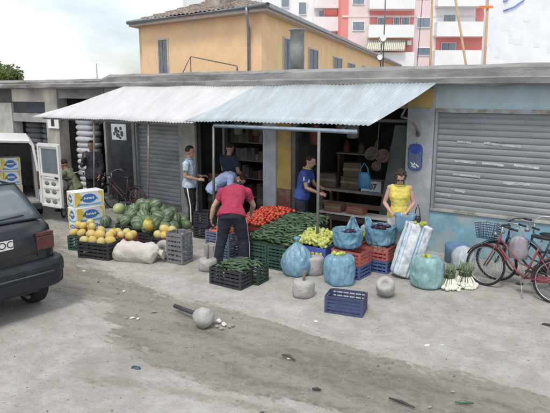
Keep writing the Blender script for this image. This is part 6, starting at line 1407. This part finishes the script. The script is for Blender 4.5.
    # eyes, brows, mouth
    for s in (-1, 1):
        b_ = new_bm(); ell(b_, hed+F.col[0]*.031*s+F.col[1]*.086+F.col[2]*.008, (.013,.006,.007), 10, 6, rot=F); e_ = obj('eye', b_, M('eye_white', (.22,.19,.17), bump=0), t)
        b_ = new_bm(); ell(b_, hed+F.col[0]*.031*s+F.col[1]*.0905+F.col[2]*.008, (.006,.003,.006), 8, 6, rot=F); obj('iris', b_, hair_b, e_)
    b_ = new_bm(); ell(b_, hed+F.col[1]*.087-F.col[2]*.057, (.022,.006,.006), 10, 6, rot=F); obj('mouth', b_, M('lips', (.30,.12,.10), bump=0), t)
    if glasses:
        b_ = new_bm()
        for s in (-1, 1): ell(b_, hed+F.col[0]*.032*s+F.col[1]*.101+F.col[2]*.006, (.026,.006,.019), 12, 8, rot=F); tube(b_, hed+F.col[0]*.055*s+F.col[1]*.098+F.col[2]*.010, hed+F.col[0]*.082*s+F.col[1]*.0+F.col[2]*.004, .0035)
        tube(b_, hed-F.col[0]*.012+F.col[1]*.104+F.col[2]*.01, hed+F.col[0]*.012+F.col[1]*.104+F.col[2]*.01, .0035); obj('glasses', b_, M('glasses_dark', (.02,.02,.02), rough=.15), t)
    # hair
    def hf(p):
        k = 1+.05*noise.noise(p*5)
        if p.y > .30 and p.z < .52: k *= .62
        elif p.z < -.25-hairlen: k *= .78
        elif abs(p.x) > .6 and p.y > .1 and p.z < .15: k *= .86
        return p*k
    b_ = new_bm(); ell(b_, hed+F.col[2]*.026-F.col[1]*.014, (.087,.104,.110), 26, 20, rot=F, fn=hf)
    if hairlen:
        for s in (-1, 0, 1): ell(b_, hed-F.col[1]*.055-F.col[2]*.03+F.col[0]*.045*s, (.058,.055,.075), 12, 8, rot=F)
        for k in range(26):
            a = 2.4*k; zc = .95-1.35*k/26; rr_ = math.sqrt(max(0, 1-zc*zc)); pp = V((rr_*math.cos(a)*.088, rr_*math.sin(a)*.10-.012, zc*.105+.03))
            if pp.y < .055 or pp.z > .075: ell(b_, hed+F@pp, (.026,)*3, 8, 6)
    h_o = obj('hair', b_, hair, t); remesh(h_o, .008, 2, .004, 60)
    if cap:
        b_ = new_bm(); ell(b_, hed+F.col[2]*.035-F.col[1]*.01, (.095,.112,.105), 24, 14, rot=F, fn=lambda p: V((p.x, p.y, max(p.z, -.12)))); ell(b_, hed+F.col[2]*.035+F.col[1]*.13, (.07,.07,.010), 16, 6, rot=F); c_o = obj('cap', b_, cap, t); remesh(c_o, .007, 3)
        b_ = new_bm(); ell(b_, hed+F.col[2]*.07-F.col[1]*.115, (.012,.006,.012), 8, 6, rot=F); obj('white_badge', b_, white_paint, c_o)
    # shirt
    if shirt:
        b_ = new_bm(); torso(b_, .017, shirt_len)
        for s in ('L', 'R'):
            sh, el, wr = J['sh'+s], J['el'+s], J['wr'+s]
            if sleeve > 0:
                if sleeve <= 1: e2 = mixp(sh, el, sleeve); limb(b_, [sh, mixp(sh,e2,.5), e2], [.075*g,.069*g,.064*g], side=(.3,.4,.8))
                else: limb(b_, [sh, mixp(sh,el,.5), el, mixp(el,wr,.5), mixp(el,wr,.93)], [.075*g,.066*g,.056*g,.05*g,.042*g], side=(.3,.4,.8)); ell(b_, el, (.057*g,)*3, 10, 8)
        s_o = obj(shirt, b_, shirt_mat, t); remesh(s_o, .011, 3, .017, 10)
        if collar:
            b_ = new_bm(); path_tube(b_, [nek+up_t*.015+(sd_*math.cos(a)+sd_.cross(up_t)*math.sin(a))*.074 for a in np.linspace(0,6.28,18)[:-1]], .013, 7, closed=True); obj('collar', b_, collar, s_o)
    # bottoms
    b_ = new_bm()
    wv = (wai-pel).normalized()
    if bottom in ('trousers', 'track_trousers'):
        loft(b_, [(pel-wv*.10, .15*g, .12*g), (pel-wv*.03, .180*g, .136*g), (pel+wv*.06, .158*g, .118*g)], side=hd_, n=20)
        for s in ('L', 'R'):
            hi, kn, an = J['hi'+s], J['kn'+s], J['an'+s]
            ell(b_, hi, (.105*g,)*3, 12, 8); limb(b_, [hi+V((0,0,.02)), mixp(hi,kn,.35), mixp(hi,kn,.8), kn, mixp(kn,an,.3), mixp(kn,an,.75), mixp(kn,an,.98)], [.105*g,.100*g,.080*g,.073*g,.075*g,.064*g,.066*g], n=14, side=hd_); ell(b_, kn, (.073*g,)*3, 10, 8)
    else:       # skirt
        kn_ = (J['knL']+J['knR'])/2; an_ = (J['anL']+J['anR'])/2
        loft(b_, [(pel+wv*.07, .150*g, .115*g), (pel-wv*.02, .19*g, .15*g), (mixp(pel,kn_,.5), .205*g, .165*g), (kn_, .20*g, .165*g), (mixp(kn_,an_,.55), .215*g, .175*g), (mixp(kn_,an_,.6), .21*g, .17*g)], side=hd_, n=24)
    p_o = obj(bottom, b_, bottom_mat, t); remesh(p_o, .012, 3, .017, 9)
    if stripe:
        for s, q in (('L',-1),('R',1)):
            hi, kn, an = J['hi'+s], J['kn'+s], J['an'+s]; b_ = new_bm(); o_ = hd_*q
            pts = [hi+o_*.112*g, mixp(hi,kn,.35)+o_*.108*g, mixp(hi,kn,.8)+o_*.088*g, kn+o_*.083*g, mixp(kn,an,.3)+o_*.084*g, mixp(kn,an,.75)+o_*.072*g, mixp(kn,an,.97)+o_*.074*g]
            loft(b_, [(p, .006, .013) for p in pts], side=hd_, n=8); obj('side_stripe', b_, stripe, p_o)
    if shoe:
        for s, q in (('L',-1),('R',1)):
            an = J['an'+s]; fd = J.get('ft'+s, V((q*.15,1,0))).normalized(); b_ = new_bm()
            loft(b_, [(an-fd*.075+V((0,0,-.03)), .034, .046), (an-fd*.02+V((0,0,-.02)), .043, .062), (an+fd*.07+V((0,0,-.042)), .049, .042), (an+fd*.15+V((0,0,-.055)), .050, .027), (an+fd*.205+V((0,0,-.06)), .034, .018)], side=fd.cross(V((0,0,1))), n=14)
            s_ = obj('shoe', b_, shoe, t)
    return t
def stand(**k):
    J = dict(pel=(0,0,.95), che=(0,.01,1.28), nek=(0,-.01,1.47), hed=(0,.03,1.63), face=(0,1,-.15), shL=(-.185,-.01,1.40), shR=(.185,-.01,1.40), elL=(-.23,-.03,1.12), elR=(.23,-.03,1.12), wrL=(-.22,.10,.90), wrR=(.22,.10,.90),
             hiL=(-.09,0,.90), hiR=(.09,0,.90), knL=(-.11,.02,.49), knR=(.11,.02,.49), anL=(-.12,-.02,.09), anR=(.12,-.02,.09)); J.update(k); return J
hdg = lambda a: R(a-90)
dark_shoe = M('shoe_dark', (.03,.03,.035), rough=.5); white_shoe = M('shoe_white', (.55,.55,.55), rough=.5)
navy = M('navy_trousers', (.022,.027,.042), rough=.9, var=.2); blackt = M('black_trousers', (.016,.017,.02), rough=.9)
# 1 man in the striped shirt
m1 = G(191, 227)
person('man in a pale blue striped shirt and black track trousers beside the narrow shutter', (m1.x, m1.y, gz(m1.x,m1.y)), hdg(28), stand(
    elR=(.22,-.02,1.14), wrR=(.17,.22,1.08), hdR=(-.1,1,.0), elL=(-.22,.02,1.13), wrL=(-.15,.24,1.10), hdL=(.2,1,.1), face=(.05,1,-.12), ftL=(-.2,1,0), ftR=(.35,1,0), anR=(.14,.06,.09), knR=(.12,.06,.49)),
    shirt='shirt', shirt_mat=M_stripes('striped_shirt', (.36,.50,.66), (.58,.64,.70), 'X', 17, .42), bottom='track_trousers', bottom_mat=blackt, stripe=white_paint, shoe=M('shoe_grey', (.28,.28,.30)), shirt_len=.06, scale=1.03, collar=M('collar_blue', (.2,.38,.6)))
# 2 man in dark shirt in the left doorway
m2 = W(229, 150, 9.75)
person('man in a dark navy shirt standing in the left doorway, seen from behind', (m2.x, 9.75, .0), hdg(80), stand(elL=(-.26,.04,1.14), wrL=(-.18,.26,1.05), elR=(.27,.02,1.14), wrR=(.20,.24,1.02), hdR=(0,1,0), hdL=(0,1,0)),
    shirt='shirt', shirt_mat=M('shirt_navy', (.025,.035,.07), rough=.9), bottom_mat=blackt, shoe=dark_shoe, shirt_len=.05, build=1.08, scale=1.04, sleeve=.6)
# 3 stooping figure in light blue
m3 = Vector((-7.62, 8.95, 0))
person('stooping person in a light blue shirt behind the bent one in crimson', (m3.x, m3.y, gz(m3.x,m3.y)), hdg(28), stand(
    pel=(0,-.08,.90), wai=(0,.01,1.03), che=(0,.22,1.17), nek=(0,.40,1.19), hed=(-.02,.52,1.12), face=(0,.4,-.9), hup=(0,.9,.4), shL=(-.18,.33,1.19), shR=(.18,.33,1.19), elL=(-.24,.38,.93), elR=(.25,.34,.92), wrL=(-.18,.46,.70), wrR=(.22,.44,.68), hdL=(0,.3,-1), hdR=(0,.3,-1),
    hiL=(-.09,-.06,.87), hiR=(.09,-.06,.87), knL=(-.12,.06,.48), knR=(.12,.06,.48)), shirt='shirt', shirt_mat=M('shirt_light_blue', (.26,.33,.52), rough=.9, var=.1), bottom_mat=blackt, shoe=dark_shoe, shirt_len=.05, sleeve=.9, build=1.05)
# 4 bent person in crimson
m4 = G(236, 264)
person('person in a crimson T-shirt and dark trousers bent over the tomatoes, back turned', (m4.x+.03, m4.y-.11, gz(m4.x,m4.y)), hdg(120), stand(
    pel=(0,-.10,.93), wai=(0,-.02,1.08), che=(0,.17,1.24), nek=(.02,.37,1.29), hed=(.03,.49,1.27), face=(0,.55,-.85), hup=(0,.85,.5), shL=(-.20,.28,1.24), shR=(.21,.29,1.24), elL=(-.36,.24,1.0), wrL=(-.42,.27,.76), hdL=(.05,.35,-1), plL=(1,.2,0), elR=(.31,.38,1.0), wrR=(.24,.58,.82), hdR=(-.2,.7,-.7),
    hiL=(-.10,-.08,.89), hiR=(.10,-.08,.89), knL=(-.19,.02,.48), knR=(.17,.04,.48), anL=(-.27,.0,.09), anR=(.20,.05,.09)), sk=skin_l, shirt='t_shirt', shirt_mat=M('crimson_cotton', (.34,.035,.075), rough=.9, var=.12), bottom='track_trousers', bottom_mat=navy, stripe=M('stripe_pink', (.55,.42,.42)),
    shoe=dark_shoe, cap=M('cap_black', (.018,.018,.022), rough=.8), build=1.16, sleeve=.55, shirt_len=.03)
# 5 man in royal blue
m5 = W(302, 160, 9.25)
person('man in a royal blue T-shirt leaning to the right behind the cucumbers', (m5.x-.0, 9.25, gz(m5.x, 9.25)), hdg(15), stand(
    che=(0,.06,1.27), nek=(0,.10,1.46), hed=(0,.18,1.61), face=(0,1,-.45), shL=(-.18,.10,1.39), shR=(.18,.10,1.39), elR=(.22,.16,1.12), wrR=(.15,.40,1.02), hdR=(-.1,1,-.2), elL=(-.21,.2,1.13), wrL=(-.12,.43,1.06), hdL=(.1,1,-.1)),
    shirt='t_shirt', shirt_mat=M('royal_blue_cotton', (.035,.075,.26), rough=.9, var=.12), bottom_mat=navy, shoe=dark_shoe, shirt_len=.07, sleeve=.6, collar=M('collar_yellow', (.5,.45,.1)))
p5 = [o for o in COL.objects if o.name.startswith('person')][-1]
b_ = new_bm(); ell(b_, V((.185,.165,1.25)), (.012,.05,.045), 10, 8); obj('white_print', b_, white_paint, p5); b_ = new_bm(); ell(b_, V((.262,.12,1.30)), (.01,.012,.045), 10, 8); obj('sleeve_mark', b_, white_paint, p5)
# 6 woman in yellow
m6 = G(397, 265)
sk_m = M('skirt_print', (.62,.60,.56), rough=.9, var=.08, scale=3, col2=(.40,.36,.34), thr=.54, soft=.03)
wom = person('woman in a sleeveless yellow blouse and pale skirt looking down into a blue bag', (m6.x-.02, m6.y+.02, gz(m6.x,m6.y)), hdg(-66), stand(
    hed=(0,.07,1.60), nek=(0,.01,1.44), face=(.05,.85,-.5), hup=(0,.6,.8), shL=(-.165,-.01,1.395), shR=(.165,-.01,1.395), elR=(.25,-.02,1.13), wrR=(.15,.20,1.02), hdR=(-.5,.8,-.1), elL=(-.25,-.02,1.13), wrL=(-.14,.22,1.04), hdL=(.5,.8,-.1), plL=(0,0,-1), plR=(0,0,-1), anL=(-.10,0,.09), anR=(.10,0,.09)),
    sk=skin_l, hair=hair_br, shirt='blouse', shirt_mat=M('yellow_cotton', (.62,.52,.12), rough=.85, var=.1), sleeve=0, bottom='skirt', bottom_mat=sk_m, shoe=M('shoe_brown', (.1,.07,.05)), hairlen=.35, build=.95, female=True, scale=.965, collar=M('yellow_cotton', (1,1,1)), shirt_len=.05, curl=.8, glasses=True)
# the pale blue bag she holds open, and a dark shoulder bag
b_ = new_bm(); lathe(b_, [(.03,-.30),(.10,-.28),(.14,-.18),(.15,-.06),(.17,.02),(.18,.05),(.16,.045),(.13,-.04),(.01,-.06)], 34, fn=bagfn(.03, 17)); hv = V((math.cos(R(-66)), math.sin(R(-66)), 0))
o_ = obj('plastic_bag', b_, pl_blue, loc=wom.location+hv*.27+V((.10,.0,.93)), rotz=.3); o_.scale = (1,.7,1); tag(o_, 'small blue plastic bag held open by the woman in yellow', 'bag')
b_ = new_bm(); loft(b_, [((0,0,-.16),.05,.03), ((0,0,-.12),.07,.045), ((0,0,0),.065,.05), ((0,0,.04),.04,.03)], n=14); path_tube(b_, [(-.05,0,.0),(-.03,0,.16),(0,0,.24),(.03,0,.16),(.05,0,.0)], .008, 6)
o_ = obj('handbag', b_, M('handbag_dark', (.03,.03,.045), rough=.5), loc=wom.location+V((.28,.14,.84))); tag(o_, 'small dark handbag hanging from the arm of the woman in yellow', 'handbag')
# 7 man in dark jacket
m7 = W(92, 150, 8.95)
person('man in a dark jacket standing between the stacked white sacks and the dark door', (m7.x, 8.95, gz(m7.x,8.95)), hdg(-70), stand(elR=(.22,.12,1.15), wrR=(.06,.22,1.40), hdR=(-.2,.1,1), hdL=(0,.2,-1), face=(-.2,1,-.05)),
    shirt='jacket', shirt_mat=M('jacket_dark', (.035,.04,.055), rough=.9), sleeve=1.5, bottom_mat=blackt, shoe=dark_shoe, shirt_len=.14, build=1.1)

# 8 seated / crouched person in khaki
m8 = W(70, 168, 8.6)
t8 = person('person in khaki crouched over the handlebars beside the van door', (m8.x, 8.6, gz(m8.x,8.6)), hdg(-150), stand(
    pel=(0,-.15,.55), wai=(0,-.10,.68), che=(0,.02,.86), nek=(0,.10,1.03), hed=(0,.16,1.17), face=(.2,1,-.35), shL=(-.19,.08,.97), shR=(.19,.08,.97), elL=(-.25,.25,.80), elR=(.25,.25,.80), wrL=(-.18,.48,.78), wrR=(.18,.48,.78), hdL=(0,1,-.1), hdR=(0,1,-.1),
    hiL=(-.1,-.12,.52), hiR=(.1,-.12,.52), knL=(-.16,.28,.50), knR=(.16,.28,.50), anL=(-.15,.18,.09), anR=(.15,.18,.09)), shirt='shirt', shirt_mat=M('khaki_cotton', (.20,.21,.13), rough=.9), sleeve=.8, bottom_mat=M('khaki_trousers', (.13,.13,.10)), shoe=dark_shoe)
b_ = new_bm(); box(b_, (-.2,-.18,0),(.2,.18,.40)); o_ = obj('low_stool', b_, wood, loc=t8.location+V((math.cos(R(30))*.13, math.sin(R(30))*.13, 0)), rotz=R(30), bevel=.02); tag(o_, 'low wooden seat block under the crouched person in khaki', 'stool')
b_ = new_bm()
